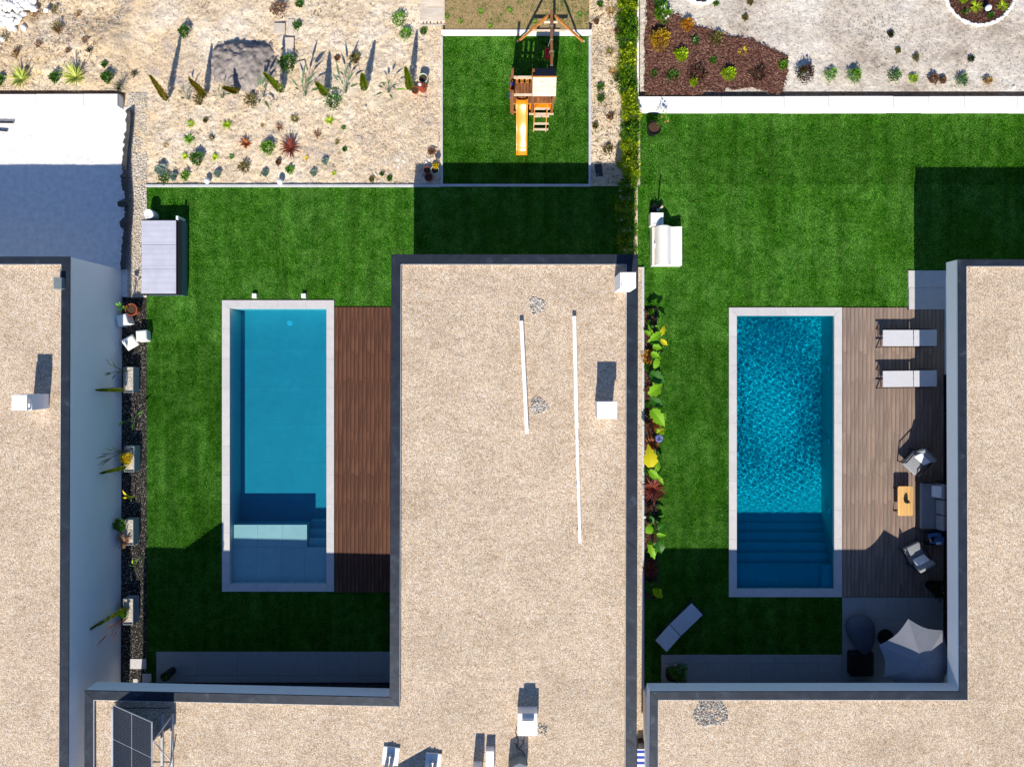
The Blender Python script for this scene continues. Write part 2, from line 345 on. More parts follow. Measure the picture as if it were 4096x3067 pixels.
# ------------------------------------------------------------------ mesh builder
class MB:
    def __init__(s): s.v = []; s.f = []
    def quad(s, *p):
        i = len(s.v); s.v += [tuple(q) for q in p]; s.f.append(tuple(range(i, i + len(p))))
    def box(s, x0, y0, z0, x1, y1, z1, b=0.0):
        x0, x1 = sorted((x0, x1)); y0, y1 = sorted((y0, y1)); z0, z1 = sorted((z0, z1))
        i = len(s.v)
        if b:
            s.v += [(x0, y0, z0), (x1, y0, z0), (x1, y1, z0), (x0, y1, z0), (x0, y0, z1 - b), (x1, y0, z1 - b), (x1, y1, z1 - b), (x0, y1, z1 - b),
                    (x0 + b, y0 + b, z1), (x1 - b, y0 + b, z1), (x1 - b, y1 - b, z1), (x0 + b, y1 - b, z1)]
            s.f += [(i + 3, i + 2, i + 1, i), (i + 8, i + 9, i + 10, i + 11)]
            for k in range(4):
                n = (k + 1) % 4
                s.f += [(i + k, i + n, i + 4 + n, i + 4 + k), (i + 4 + k, i + 4 + n, i + 8 + n, i + 8 + k)]
        else:
            s.v += [(x0, y0, z0), (x1, y0, z0), (x1, y1, z0), (x0, y1, z0), (x0, y0, z1), (x1, y0, z1), (x1, y1, z1), (x0, y1, z1)]
            s.f += [(i + 3, i + 2, i + 1, i), (i + 4, i + 5, i + 6, i + 7)] + [(i + k, i + (k + 1) % 4, i + 4 + (k + 1) % 4, i + 4 + k) for k in range(4)]
        return s
    def prism(s, pts, z0, z1):
        """pts counter-clockwise xy"""
        i = len(s.v); n = len(pts)
        s.v += [(p[0], p[1], z0) for p in pts] + [(p[0], p[1], z1) for p in pts]
        s.f += [tuple(i + n - 1 - k for k in range(n)), tuple(i + n + k for k in range(n))]
        s.f += [(i + k, i + (k + 1) % n, i + n + (k + 1) % n, i + n + k) for k in range(n)]
        return s
    def bar(s, a, b, w, h=None, up=Vector((0, 0, 1))):
        a, b = Vector(a), Vector(b); h = h or w; d = (b - a).normalized()
        x = d.cross(up)
        if x.length < 1e-3: x = d.cross(Vector((0, 1, 0)))
        x.normalize(); y = x.cross(d).normalized(); i = len(s.v)
        for p in (a, b):
            for sx, sy in ((-1, -1), (1, -1), (1, 1), (-1, 1)): s.v.append(tuple(p + x * sx * w / 2 + y * sy * h / 2))
        s.f += [(i + 3, i + 2, i + 1, i), (i + 4, i + 5, i + 6, i + 7)] + [(i + k, i + (k + 1) % 4, i + 4 + (k + 1) % 4, i + 4 + k) for k in range(4)]
        return s
    def tube(s, pts, r, n=6, r1=None):
        pts = [Vector(p) for p in pts]; r1 = r if r1 is None else r1; i0 = len(s.v)
        for k, p in enumerate(pts):
            d = (pts[min(k + 1, len(pts) - 1)] - pts[max(k - 1, 0)]).normalized()
            x = d.cross(Vector((0, 0, 1)))
            if x.length < 1e-3: x = Vector((1, 0, 0))
            x.normalize(); y = x.cross(d); rr = r + (r1 - r) * k / max(1, len(pts) - 1)
            for j in range(n):
                a = 2 * math.pi * j / n; s.v.append(tuple(p + x * math.cos(a) * rr + y * math.sin(a) * rr))
        for k in range(len(pts) - 1):
            for j in range(n):
                a = i0 + k * n + j; b = i0 + k * n + (j + 1) % n; s.f.append((a, b, b + n, a + n))
        s.f.append(tuple(i0 + n - 1 - j for j in range(n))); e = i0 + (len(pts) - 1) * n; s.f.append(tuple(e + j for j in range(n)))
        return s
    def lathe(s, prof, n=20, c=(0, 0, 0)):
        i0 = len(s.v)
        for r, z in prof:
            for j in range(n):
                a = 2 * math.pi * j / n; s.v.append((c[0] + r * math.cos(a), c[1] + r * math.sin(a), c[2] + z))
        for k in range(len(prof) - 1):
            for j in range(n):
                a = i0 + k * n + j; b = i0 + k * n + (j + 1) % n; s.f.append((a, b, b + n, a + n))
        return s
    def leaf(s, p0, p1, w, arch=.0, seg=6, fold=.12, cut=0, rg=random, blunt=.55):
        p0, p1 = Vector(p0), Vector(p1); d = p1 - p0; l = d.length
        if l < 1e-5: return s
        x = d.cross(Vector((0, 0, 1)))
        if x.length < 1e-4: x = Vector((1, 0, 0))
        x.normalize(); i = len(s.v)
        for k in range(seg + 1):
            t = k / seg
            c = p0 + d * t + Vector((0, 0, arch * l * math.sin(math.pi * min(1, t * .75 + .1)) - arch * l * .6 * t * t))
            hw = w / 2 * max(.03, math.sin(math.pi * min(1, (t * .93 + .06)) ** blunt))
            if t == 1: hw = w * .03
            if cut and 0 < k < seg: hw *= 1 + rg.uniform(-cut, cut * .4)
            up = Vector((0, 0, fold * hw))
            s.v += [tuple(c - x * hw + up), tuple(c), tuple(c + x * hw + up)]
        for k in range(seg):
            a = i + 3 * k; s.f += [(a, a + 1, a + 4, a + 3), (a + 1, a + 2, a + 5, a + 4)]
        return s
    def build(s, name, mat, parent=None, loc=None, smooth=False, rz=0, label=None):
        me = bpy.data.meshes.new(name); me.from_pydata(s.v, [], s.f); me.materials.append(mat)
        if smooth: me.polygons.foreach_set('use_smooth', [True] * len(me.polygons))
        o = bpy.data.objects.new(name, me); COL.objects.link(o)
        if loc is not None: o.location = loc
        o.rotation_euler.z = rz
        if parent: o.parent = parent
        if label: o['label'] = label
        return o

def shade_auto(o, ang=40):
    o.data.polygons.foreach_set('use_smooth', [True] * len(o.data.polygons))
    m = o.modifiers.new('edge', 'EDGE_SPLIT'); m.split_angle = R(ang); return o
def bevel(o, w, seg=2):
    m = o.modifiers.new('bevel', 'BEVEL'); m.width = w; m.segments = seg; m.limit_method = 'ANGLE'; return o
def subsurf(o, n=2):
    m = o.modifiers.new('sub', 'SUBSURF'); m.levels = n; m.render_levels = n; return o
def thing(name, label, cat, loc=(0, 0, 0), rz=0, group=None):
    o = bpy.data.objects.new(name, None); COL.objects.link(o); o.location = loc; o.rotation_euler.z = rz
    o.empty_display_size = .1; return tag(o, label, cat, group)
def tag(o, label, cat, group=None):
    o['label'] = label; o['category'] = cat
    if group: o['group'] = group
    return o
def struct(o, kind='structure'): o['kind'] = kind; return o
def senv(name): o = bpy.data.objects.new(name, None); COL.objects.link(o); o['kind'] = 'structure'; return o
def child(parent, name, me_obj_or_mesh, loc=(0, 0, 0), rz=0):
    me = me_obj_or_mesh.data if hasattr(me_obj_or_mesh, 'data') else me_obj_or_mesh
    o = bpy.data.objects.new(name, me); COL.objects.link(o); o.parent = parent; o.location = loc; o.rotation_euler.z = rz; return o
def copy_tree(o, parent=None):
    c = o.copy(); COL.objects.link(c); c.parent = parent
    for ch in list(o.children): copy_tree(ch, c)
    return c

# ------------------------------------------------------------------ ground
def sheet(name, x0, y0, x1, y1, z, holes, mat, kind='structure'):
    xs = sorted({x0, x1, *[h[i] for h in holes for i in (0, 2) if x0 < h[i] < x1]})
    ys = sorted({y0, y1, *[h[i] for h in holes for i in (1, 3) if y0 < h[i] < y1]})
    b = MB()
    for i in range(len(xs) - 1):
        for j in range(len(ys) - 1):
            cx, cy = (xs[i] + xs[i + 1]) / 2, (ys[j] + ys[j + 1]) / 2
            if any(h[0] < cx < h[2] and h[1] < cy < h[3] for h in holes): continue
            b.quad((xs[i], ys[j], z), (xs[i + 1], ys[j], z), (xs[i + 1], ys[j + 1], z), (xs[i], ys[j + 1], z))
    o = b.build(name, mat); o['kind'] = kind; return o
def rect(u0, v0, u1, v1, z=0):
    a, b = W(u0, v1, z), W(u1, v0, z); return a.x, a.y, b.x, b.y
def terrain(name, u0, v0, u1, v1, z, amp, mat, cell=.05, seed=0, edge=.0, rough=1.0, rise=None):
    x0, y0, x1, y1 = rect(u0, v0, u1, v1, 0); nx = int((x1 - x0) / cell); ny = int((y1 - y0) / cell)
    vs = []
    for j in range(ny + 1):
        for i in range(nx + 1):
            x = x0 + (x1 - x0) * i / nx; y = y0 + (y1 - y0) * j / ny
            p = Vector((x * 1.1, y * 1.1, seed))
            h = noise.noise(p) * .6 + noise.noise(p * 3.3) * .35 * rough + noise.noise(p * 9) * .3 * rough + max(0, noise.noise(p * 5.1) - .15) * -.6 * rough
            m = min(1, min(i, nx - i, j, ny - j) / 4)
            vs.append((x, y, z + amp * h * m + (rise(x, y) if rise else 0)))
    fs = [(j * (nx + 1) + i, j * (nx + 1) + i + 1, (j + 1) * (nx + 1) + i + 1, (j + 1) * (nx + 1) + i) for j in range(ny) for i in range(nx)]
    b = MB(); b.v = vs; b.f = fs; o = b.build(name, mat, smooth=True); o['kind'] = 'structure'; return o

def sst(a, b, x): t = max(0, min(1, (x - a) / (b - a))); return t * t * (3 - 2 * t)
def wild_rise(x, y): return .34 * (1 - sst((470 - 2051) * K, (535 - 2051) * K, x)) * (1 - sst(12.2, 13.6, y) * .6)
P1 = (905, 1216, 1323, 2350); P2 = (2932, 1246, 3352, 2371)   # pool shells, mid coping
h1, h2 = rect(*P1), rect(*P2)
sheet('ground', -60, -60, 60, 60, -.03, [h1, h2], M['soil'])
sheet('lawn', *rect(585, 745, 2480, 2760), .0, [h1], M['turf'])
sheet('lawn', *rect(2577, 430, 4500, 2760), .0, [h2], M['turf'])
sheet('lawn', *rect(2551, 432, 2577.0, 1067), .0, [], M['turf'])
sheet('lawn', *rect(1770, 140, 2357, 738), .004, [], M['turf'])
terrain('garden_soil', 530, -330, 1765, 740, .02, .09, M['soil'], .05, 3)
terrain('rough_ground', -330, -330, 540, 377, .02, .12, M['soil'], .055, 8, rise=lambda x, y: wild_rise(x, y))
terrain('garden_sand', 2551, -330, 4500, 386, .47, .05, M['soil_pale'], .06, 15, )
terrain('side_soil', 2362, -330, 2560, 745, .01, .07, M['soil'], .05, 22)
terrain('chalk_yard', -400, 428, 512, 1200, .0, .035, M['yard'], .045, 31)
sheet('gravel_path', *rect(510, 372, 588, 1190), .022, [], M['gravel_white'])
sheet('dark_ground_cover', *rect(470, 1188, 588, 2780), .006, [], M['membrane'])
sheet('passage', *rect(2550, 2740, 2640, 3400), .006, [], M['paver'])
sheet('gravel_strip', *rect(2520, 1070, 2568, 3000), .07, [], M['gravel'])
b = MB(); x0, y0, x1, y1 = rect(1781, -330, 2356, 119, .3); b.box(x0, y0, -.03, x1, y1, .3)
struct(b.build('dry_lawn_bank', M['dry_ground']))
# left face of the raised sand garden
x0, y0, x1, y1 = rect(2545, -330, 2551, 388, .3)
tag(MB().box(x0, y0, -.03, x1, y1, .5).build('garden_wall', M['white_wall']), 'thin white wall between the hedge and the raised sand garden', 'wall')
x0, y0, x1, y1 = rect(2545, 388, 2550, 480, .1)
tag(MB().box(x0, y0, -.03, x1, y1 - .002, .2).build('garden_wall', M['white_wall']), 'short low white wall stub between hedge and potted hibiscus', 'wall')

# curbs around the lawns, each block a piece
def blocks(parent, name, u0, v0, u1, v1, z0, z1, mat, length, gap=.006, rg=random.Random(5), jit=0.0):
    x0, y0, x1, y1 = rect(u0, v0, u1, v1, z1); out = []
    lx, ly = x1 - x0, y1 - y0; n = max(1, round(max(lx, ly) / length))
    for i in range(n):
        a, c = i / n, (i + 1) / n
        dz = rg.uniform(-jit, jit)
        if lx > ly: w_, d_ = lx / n - gap, ly; cx, cy = x0 + lx * (a + c) / 2, (y0 + y1) / 2
        else: w_, d_ = lx, ly / n - gap; cx, cy = (x0 + x1) / 2, y0 + ly * (a + c) / 2
        key = (round(w_, 3), round(d_, 3), z0, z1, mat.name)
        if key not in BLK:
            BLK[key] = MB().box(-w_ / 2, -d_ / 2, z0, w_ / 2, d_ / 2, z1, .004).build(name, mat, parent, (cx, cy, dz)).data
        else: child(parent, name, BLK[key], (cx, cy, dz))
BLK = {}
c = tag(bpy.data.objects.new('garden_curb', None), 'pale concrete curb along the upper edge of the left lawn', 'curb'); COL.objects.link(c)
blocks(c, 'curb_block', 580, 738, 1764, 747, -.03, .09, M['curb'], 1.0)
c = thing('garden_curb', 'pale concrete curb framing the sides and bottom of the playground lawn', 'curb')
blocks(c, 'curb_block', 1764, 736, 2364, 745, -.03, .09, M['curb'], 1.0)
blocks(c, 'curb_block', 1764, 146, 1771, 735, -.03, .1, M['curb'], 1.0)
blocks(c, 'curb_block', 2355, 146, 2364, 735, -.03, .1, M['curb'], 1.0)
c = thing('garden_wall', 'white block wall behind the playground lawn below dry grass', 'wall')
blocks(c, 'wall_block', 1764, 119, 2368, 128, -.03, .34, M['white_wall'], .9)
c = thing('garden_curb', 'thin white curb between the shaded lawn and the hedge', 'curb')
blocks(c, 'curb_block', 2480, 746, 2489, 1200, -.03, .12, M['white_wall'], 1.0)
c = thing('garden_curb', 'narrow pale block edging beside the long planting bed', 'curb')
blocks(c, 'curb_block', 2567, 1068, 2577, 2752, -.03, .1, M['curb'], .4, jit=.002)

# big white walls
def wall_blocks(name, label, us, v0, v1, z1, zb=-.03):
    t = thing(name, label, 'wall')
    rg = random.Random(3)
    for i in range(len(us) - 1):
        a, c2 = us[i], us[i + 1]
        x0, y0, x1, y1 = rect(a, v0, c2, v1, z1)
        b = MB(); b.box(x0 + .006, y0 + rg.uniform(-.01, .01), zb, x1 - .006, y1 + rg.uniform(-.015, .015), z1 + rg.uniform(-.008, .008))
        bevel(b.build('wall_block', M['white_wall'], t), .012)
    return t
wall_blocks('retaining_wall', 'thick white retaining wall below the raised sand garden', [2552, 2885, 3137, 3316, 3575, 3716, 3858, 4070, 4300], 386, 432, .56)
t = wall_blocks('retaining_wall', 'white concrete wall with open joints along the chalk yard', [-300, -60, 143, 333, 470], 377, 424, .42)
b = MB(); p = [W(470, 374, .42), W(470, 422, .42)]; q = [W(492, 384, 0), W(488, 430, 0)]
b.quad(p[1], (q[1].x, q[1].y, -.03), (q[0].x, q[0].y, -.03), p[0]); b.quad(p[0], (q[0].x, q[0].y, -.03), (p[0].x, p[0].y, -.03)); b.quad(p[1], (p[1].x, p[1].y, -.03), (q[1].x, q[1].y, -.03))
b.build('end_wedge', M['curb'], t)

# ------------------------------------------------------------------ houses
ZC, ZB = 3.2, 2.52
def W2(p, z=ZC): q = W(p[0], p[1], z); return (q.x, q.y)
def house(label, outer, inner, body, full=()):
    t = thing('flat_roofed_house', label, 'house')
    O = [W2(p) for p in outer]; I = [W2(p) for p in inner]; n = len(O)
    for k in range(n):
        a, c2 = O[k], O[(k + 1) % n]; d, e = I[(k + 1) % n], I[k]
        poly = [a, e, d, c2]
        area = sum(poly[i][0] * poly[(i + 1) % 4][1] - poly[(i + 1) % 4][0] * poly[i][1] for i in range(4))
        if area < 0: poly = poly[::-1]
        # mitred metal cap, standing seam joints
        ca = MB().prism(poly, ZC - .05, ZC); co = ca.build('parapet_cap', M['cap'], t); bevel(co, .012)
        # white fascia and upstand below it, set back 12 mm
        def ins(P, Q, f): return (P[0] + (Q[0] - P[0]) * f, P[1] + (Q[1] - P[1]) * f)
        poly2 = [ins(a, e, .03), ins(a, e, .93), ins(c2, d, .93), ins(c2, d, .03)]
        area = sum(poly2[i][0] * poly2[(i + 1) % 4][1] - poly2[(i + 1) % 4][0] * poly2[i][1] for i in range(4))
        if area < 0: poly2 = poly2[::-1]
        MB().prism(poly2, 0 if k in full else ZB, ZC - .053).build('wall' if k in full else 'fascia', M['white'], t)
        L_ = math.dist(a, c2); s = 4.6; nn = int(L_ / s)
        for j in range(1, nn + 1):
            f = j * s / L_
            if f > .97: break
            p, q = ins(a, c2, f), ins(e, d, f)
            MB().bar((p[0], p[1], ZC + .001), (q[0], q[1], ZC + .001), .02, .006).build('cap_seam', M['cap'], t)
        p, q = O[k], I[k]
        MB().bar((p[0], p[1], ZC + .002), (q[0], q[1], ZC + .002), .018, .008).build('mitre_seam', M['cap'], t)
        MB().bar((I[k][0], I[k][1], ZC - .01), (I[(k + 1) % n][0], I[(k + 1) % n][1], ZC - .012), .014, .02).build('drip_edge', M['curb'], t)
    Ip = I if sum(I[i][0] * I[(i + 1) % n][1] - I[(i + 1) % n][0] * I[i][1] for i in range(n)) > 0 else I[::-1]
    Op = O if Ip is I else O[::-1]
    MB().prism(Ip, ZC - .3, ZC - .12).build('roof', M['gravel'], t)
    MB().prism(Ip, ZB + .05, ZB + .1).build('ceiling', M['white'], t)
    for (bx0, by0, bx1, by1) in body:
        MB().box(bx0, by0, -.03, bx1, by1, ZB + .049).build('wall', M['white'], t)
    return t
def glazing(t, x0, y0, x1, y1, n):
    """row of sliding doors on a line"""
    for i in range(n):
        a = Vector((x0 + (x1 - x0) * i / n, y0 + (y1 - y0) * i / n, 0)); c2 = Vector((x0 + (x1 - x0) * (i + 1) / n, y0 + (y1 - y0) * (i + 1) / n, 0))
        w = MB(); m = (a + c2) / 2
        w.bar(a + Vector((0, 0, 1.27)), c2 + Vector((0, 0, 1.27)), .02, 2.4)
        wo = w.build('window', M['glass'], t)
        f = MB(); f.bar(a + Vector((0, 0, .03)), c2 + Vector((0, 0, .03)), .07, .08); f.bar(a + Vector((0, 0, 2.48)), c2 + Vector((0, 0, 2.48)), .07, .06)
        f.bar(a + Vector((0, 0, .07)), a + Vector((0, 0, 2.45)), .06, .07)
        f.build('frame', M['frame'], wo)
s3 = K * (H - ZC) / H
X3 = lambda u: (u - 2051) * s3
Y3 = lambda v: (1481 - v) * s3
HA = house('flat roofed house with pebble roof and tall blank side wall at left edge',
           [(280, 1026), (272, 3300), (-700, 3300), (-700, 1026)], [(244, 1058), (234, 3260), (-660, 3260), (-660, 1058)],
           [(X3(-690), Y3(3280), X3(262), Y3(1045))], full=(0, 3))
HB = house('central flat roofed house with L shaped pebble roof above the brown deck',
           [(1565, 1017), (1558, 2787), (338, 2760), (335, 3400), (2546, 3400), (2553, 1017)],
           [(1604, 1058), (1599, 2825), (374, 2799), (375, 3360), (2500, 3360), (2506, 1058)],
           [(X3(1565) + 1.0, Y3(3380), X3(2546), Y3(1017) - 1.2), (X3(360), Y3(3380), X3(1565) + .9, Y3(2787) - .95)])
HC = house('right hand flat roofed house with L shaped pebble roof around a dark patio',
           [(3833, 1037), (3839, 2764), (2601, 2765), (2596, 3400), (4700, 3400), (4700, 1037)],
           [(3867, 1066), (3872, 2799), (2633, 2799), (2632, 3360), (4660, 3360), (4660, 1066)],
           [(X3(3839) + 1.42, Y3(3380), X3(4680), Y3(1060)), (X3(2640), Y3(3380), X3(3839) + 1.3, Y3(2765) - 1.3)])
glazing(HB, X3(400), Y3(2787) - .93, X3(1565) + .6, Y3(2787) - .93, 6)
glazing(HB, X3(1565) + .98, Y3(2700), X3(1565) + .98, Y3(1200), 8)
glazing(HC, X3(3839) + 1.40, Y3(2750), X3(3839) + 1.40, Y3(1500), 7)
glazing(HC, X3(2700), Y3(2765) - 1.28, X3(3700), Y3(2765) - 1.28, 6)

# ------------------------------------------------------------------ pools
def pool(label, u0, v0, u1, v1, iu0, iv0, iu1, iv1, stonelen, shelf, ripple, lv):
    t = thing('swimming_pool', label, 'pool')
    ox0, oy0, ox1, oy1 = rect(u0, v0, u1, v1, .04); ix0, iy0, ix1, iy1 = rect(iu0, iv0, iu1, iv1, .04)
    D = -1.5 if ripple else -1.12
    bs = M['basin_blue' if ripple else 'basin']
    # shell
    MB().box(ix0 - .02, iy0 - .02, D - .15, ix1 + .02, iy1 + .02, D - .012).build('pool_floor', M['dark_gap'] if not ripple else bs, t)
    if ripple: MB().box(ix0, iy0, D - .011, ix1, iy1, D).build('pool_floor', bs, t)
    else: slabs(t, 'floor_tile', ix0, iy0, ix1, iy1, D - .011, D, 1, 7, bs, .003)
    for nm, bx in (('west', (ix0 - .12, iy0 - .12, ix0 + .0, iy1 + .12)), ('east', (ix1, iy0 - .12, ix1 + .12, iy1 + .12)), ('north', (ix0, iy1, ix1, iy1 + .12)), ('south', (ix0, iy0 - .12, ix1, iy0))):
        MB().box(bx[0], bx[1], D - .15, bx[2], bx[3], .008).build('pool_wall', bs, t)
    # coping stones with mitred corners
    cw = ix0 - ox0
    def ring(a, c2, side):
        L_ = (c2 - a); n = max(1, round(L_ / stonelen)); 
        for i in range(n):
            s, e = a + L_ * i / n, a + L_ * (i + 1) / n; g = .004
            si = s + (cw if i == 0 else 0); ei = e - (cw if i == n - 1 else 0)
            if i: s += g; si += g
            if side == 'n': poly = [(s, oy1), (si, iy1), (ei, iy1), (e, oy1)]
            if side == 's': poly = [(si, iy0), (s, oy0), (e, oy0), (ei, iy0)]
            if side == 'w': poly = [(ox0, s), (ix0, si), (ix0, ei), (ox0, e)]
            if side == 'e': poly = [(ix1, si), (ox1, s), (ox1, e), (ix1, ei)]
            ar = sum(poly[k][0] * poly[(k + 1) % 4][1] - poly[(k + 1) % 4][0] * poly[k][1] for k in range(4))
            if ar < 0: poly = poly[::-1]
            MB().prism(poly, .0095, .045).build('coping_stone', M['tile'], t)
    ring(ox0, ox1, 'n'); ring(ox0, ox1, 's'); ring(oy0, oy1, 'w'); ring(oy0, oy1, 'e')
    shelf(t, ix0, iy0, ix1, iy1, D)
    wz = -.075
    if ripple:
        import numpy as np
        rs = np.random.RandomState(5); cell = .0125; nx, ny = int((ix1 - ix0) / cell), int((iy1 - iy0) / cell)
        X, Y = np.meshgrid(np.linspace(ix0 - .005, ix1 + .005, nx + 1), np.linspace(iy0 - .005, iy1 + .005, ny + 1)); Z = np.zeros_like(X)
        # choppier towards the middle, calmer by the steps
        env = .75 + .35 * np.sin(X * 1.3 + 1) * np.sin(Y * .7 + .4); env *= np.clip((Y - iy0 - 1.2) / 2.4, .22, 1)
        for k in range(26):
            L_ = (.1, .12, .14, .17, .21, .3)[k % 6]; a = k * 2.39996 + rs.uniform(-.3, .3)
            Z += RIPPLE * (L_ / 6.283) ** 2 * np.sin(6.283 / L_ * (X * math.cos(a) + Y * math.sin(a)) + rs.uniform(0, 6.283))
        V = np.stack([X, Y, wz + Z * env], -1).reshape(-1, 3); idx = np.arange((nx + 1) * (ny + 1)).reshape(ny + 1, nx + 1)
        F = np.stack([idx[:-1, :-1], idx[:-1, 1:], idx[1:, 1:], idx[1:, :-1]], -1).reshape(-1, 4)
        b = MB(); b.v = V.tolist(); b.f = F.tolist(); wo = b.build('water', M['water_rippled'], t, smooth=True)
        wo.cycles.is_caustics_caster = True
        for ch in t.children:
            if ch.name.split('.')[0] in ('pool_floor', 'pool_wall', 'step', 'shelf_tile', 'seat_block'): ch.cycles.is_caustics_receiver = True
    else:
        b = MB(); b.box(ix0 - .01, iy0 - .01, D - .05, ix1 + .01, iy1 + .01, wz)
        b.build('water', M['water_calm'], t)
    for (u, v, zz, nx, ny) in lv:
        p = W(u, v, zz)
        if nx == ny == 0: MB().lathe([(0, .02), (.085, .02), (.11, .012), (.115, 0)], 20, (p.x, p.y, D)).build('floor_lamp', M['pool_light'], t)
        elif nx: MB().tube([(ix1 - .03, p.y, zz), (ix1 + .02, p.y, zz)], .13, 18).build('wall_lamp', M['pool_light'], t)
        else: MB().tube([(p.x, iy0 + .02, zz), (p.x, iy0 - .02, zz)], .045, 12).build('water_jet', M['pool_light'], t)
    return t
def slabs(t, name, x0, y0, x1, y1, z0, z1, nx, ny, mat, gap=.006):
    for i in range(nx):
        for j in range(ny):
            a, c2 = x0 + (x1 - x0) * i / nx, x0 + (x1 - x0) * (i + 1) / nx; d, e = y0 + (y1 - y0) * j / ny, y0 + (y1 - y0) * (j + 1) / ny
            MB().box(a + gap / 2, d + gap / 2, z0, c2 - gap / 2, e - gap / 2, z1).build(name, mat, t)
def shelf1(t, ix0, iy0, ix1, iy1, D):
    zs = -.27; yN = W(1000, 2098, zs).y; xs = W(1228, 2100, zs).x; yS = W(1000, 2188, zs).y
    slabs(t, 'shelf_tile', ix0 + .001, iy0 + .001, ix1 - .001, yS, D, zs, 4, 1, M['basin'])
    slabs(t, 'shelf_tile', ix0 + .001, yS + .002, xs, yN, D, zs, 3, 1, M['basin'])
    for i in range(3):
        y0 = yS + .002 + (yN + .08 - yS) * i / 3; y1 = yS + (yN + .08 - yS) * (i + 1) / 3
        MB().box(xs + .01, y0, D, ix1 - .001, y1, zs - .18 * (i + 1)).build('step', M['basin'], t)
def shelf2(t, ix0, iy0, ix1, iy1, D):
    zs = -.42; yN = W(3000, 2251, zs).y
    slabs(t, 'shelf_tile', ix0 + .001, iy0 + .001, ix1 - .001, yN, D, zs, 4, 1, M['basin_blue'])
    x0, x1 = W(3284, 2300, -.2).x, W(3328, 2300, -.2).x
    MB().box(x0, iy0 + .001, zs, x1, yN - .03, -.2).build('seat_block', M['basin_blue'], t)
    for i in range(4):
        MB().box(ix0 + .001, yN + .002 + .355 * i, D, ix1 - .001, yN + .355 * (i + 1), zs - .24 * (i + 1)).build('step', M['basin_blue'], t)
pool('long calm pool with a pale tiled shelf beside the brown deck', 888, 1201, 1336, 2365, 919, 1233, 1306, 2335, 1.12, shelf1, False,
     [(1159, 1291, -1.1, 0, 0)] + [(u, 2329, -.22, 0, 1) for u in (970, 1065, 1166, 1262)])
pool('long rippled pool beside the weathered deck and sun loungers', 2916, 1230, 3368, 2387, 2947, 1262.5, 3337, 2355, 1.12, shelf2, True,
     [(3083, 1317, -1.2, 0, 0)] + [(3320, v, -.45, 1, 0) for v in (1472, 1766, 2045)] + [(u, 2349, -.16, 0, 1) for u in (2975, 3078, 3180, 3282)])

# ------------------------------------------------------------------ decks and paving
def deck(u0, v0, u1, v1, n, mat, seed, plen=3.05, cut=None):
    t = senv('deck'); x0, y0, x1, y1 = rect(u0, v0, u1, v1, .04); w = (x1 - x0) / n; rg = random.Random(seed)
    MB().box(x0, y0, .004, x1, y1, .012).build('deck_base', M['dark_gap'], t)
    cache = {}
    for i in range(n):
        off = (0, plen * .42, plen * .5, plen * .12)[i % 4] if i % 2 else (plen * .0, plen * .08)[(i // 2) % 2]
        top = y1; y = y1 - (plen - off if off else plen * .55)
        if cut and x0 + w * (i + .5) > cut[0]: top = cut[1]
        ends = [top]
        while y > y0 + .2:
            if y < top - .1: ends.append(y)
            y -= plen * .52 if len(ends) % 3 == 0 else plen
        ends.append(y0)
        for a, c2 in zip(ends, ends[1:]):
            l = a - c2 - .003; key = round(l, 2)
            if key not in cache: cache[key] = MB().box(-w / 2 + .0045, -l / 2, -.014, w / 2 - .0045, l / 2, .014, .003).build('board', mat, t, (x0 + w * (i + .5), (a + c2) / 2, .029 + rg.uniform(-.001, .001))).data
            else: child(t, 'board', cache[key], (x0 + w * (i + .5), (a + c2) / 2, .029 + rg.uniform(-.001, .001)))
    return t
deck(1337.5, 1228, 1338 + 15.95 * 23, 2369, 23, M['deck'], 1)
sl = rect(3634, 1082, 3800, 1238, .06)
deck(3369.5, 1230, 3369.5 + 16.25 * 25, 2386, 25, M['deck_grey'], 2, cut=(W(3634, 0).x, W(0, 1239, .04).y))
t = senv('paving')
slabs(t, 'paving_tile', *rect(3369.5, 2388, 3813, 2828, .03), -.02, .03, 5, 5, M['paver'])
x0, y0, x1, y1 = rect(2645, 2653, 3368, 2829, .03)
slabs(t, 'paving_tile', x0, y0, x1, y1, -.02, .03, 8, 2, M['paver'])
slabs(t, 'paving_tile', *rect(2645, 2618, 3368, 2652.6, .03), -.02, .03, 8, 1, M['paver'])
t = senv('paving')
x0, y0, x1, y1 = rect(625, 2606, 1600, 2700, .03)
slabs(t, 'paving_tile', x0, y0, x1, y1, -.02, .03, 6, 1, M['paver'])
slabs(t, 'paving_tile', *rect(625, 2700.5, 1600, 2735, .03), -.02, .03, 6, 1, M['paver'])
t = tag(senv('stepping_slab'), 'pale two tile landing slab at the head of the weathered deck', 'slab'); del t['kind']
slabs(t, 'paving_tile', *rect(3634, 1082, 3830, 1150, .06), -.02, .06, 1, 1, M['tile'])
slabs(t, 'paving_tile', *rect(3636, 1150.5, 3830, 1238, .06), -.02, .06, 1, 1, M['tile'])
for (a, b_, lab) in (((521, 2633, 586, 2673), .03, 'pale square slab crossing the dark ground cover beside the left house'), ((570, 2693, 606, 2740), .034, 'small pale slab at the foot of the left paving strip'), ((534, 2712, 552, 2740), .04, 'tiny white slab fragment beside the tall blank wall')):
    tag(bevel(MB().box(*rect(*a)[:2], -.02, *rect(*a)[2:], b_).build('stepping_slab', M['tile']), .006), lab, 'slab')
for k, (v0, v1) in enumerate(((2829, 2916), (2935, 2968))):
    tag(bevel(MB().box(*rect(2552, v0, 2577, v1)[:2], .0, *rect(2552, v0, 2577, v1)[2:], .05).build('stepping_slab', M['curb']), .005), ('long', 'short')[k] + ' grey concrete slab in the narrow passage between the houses', 'slab')

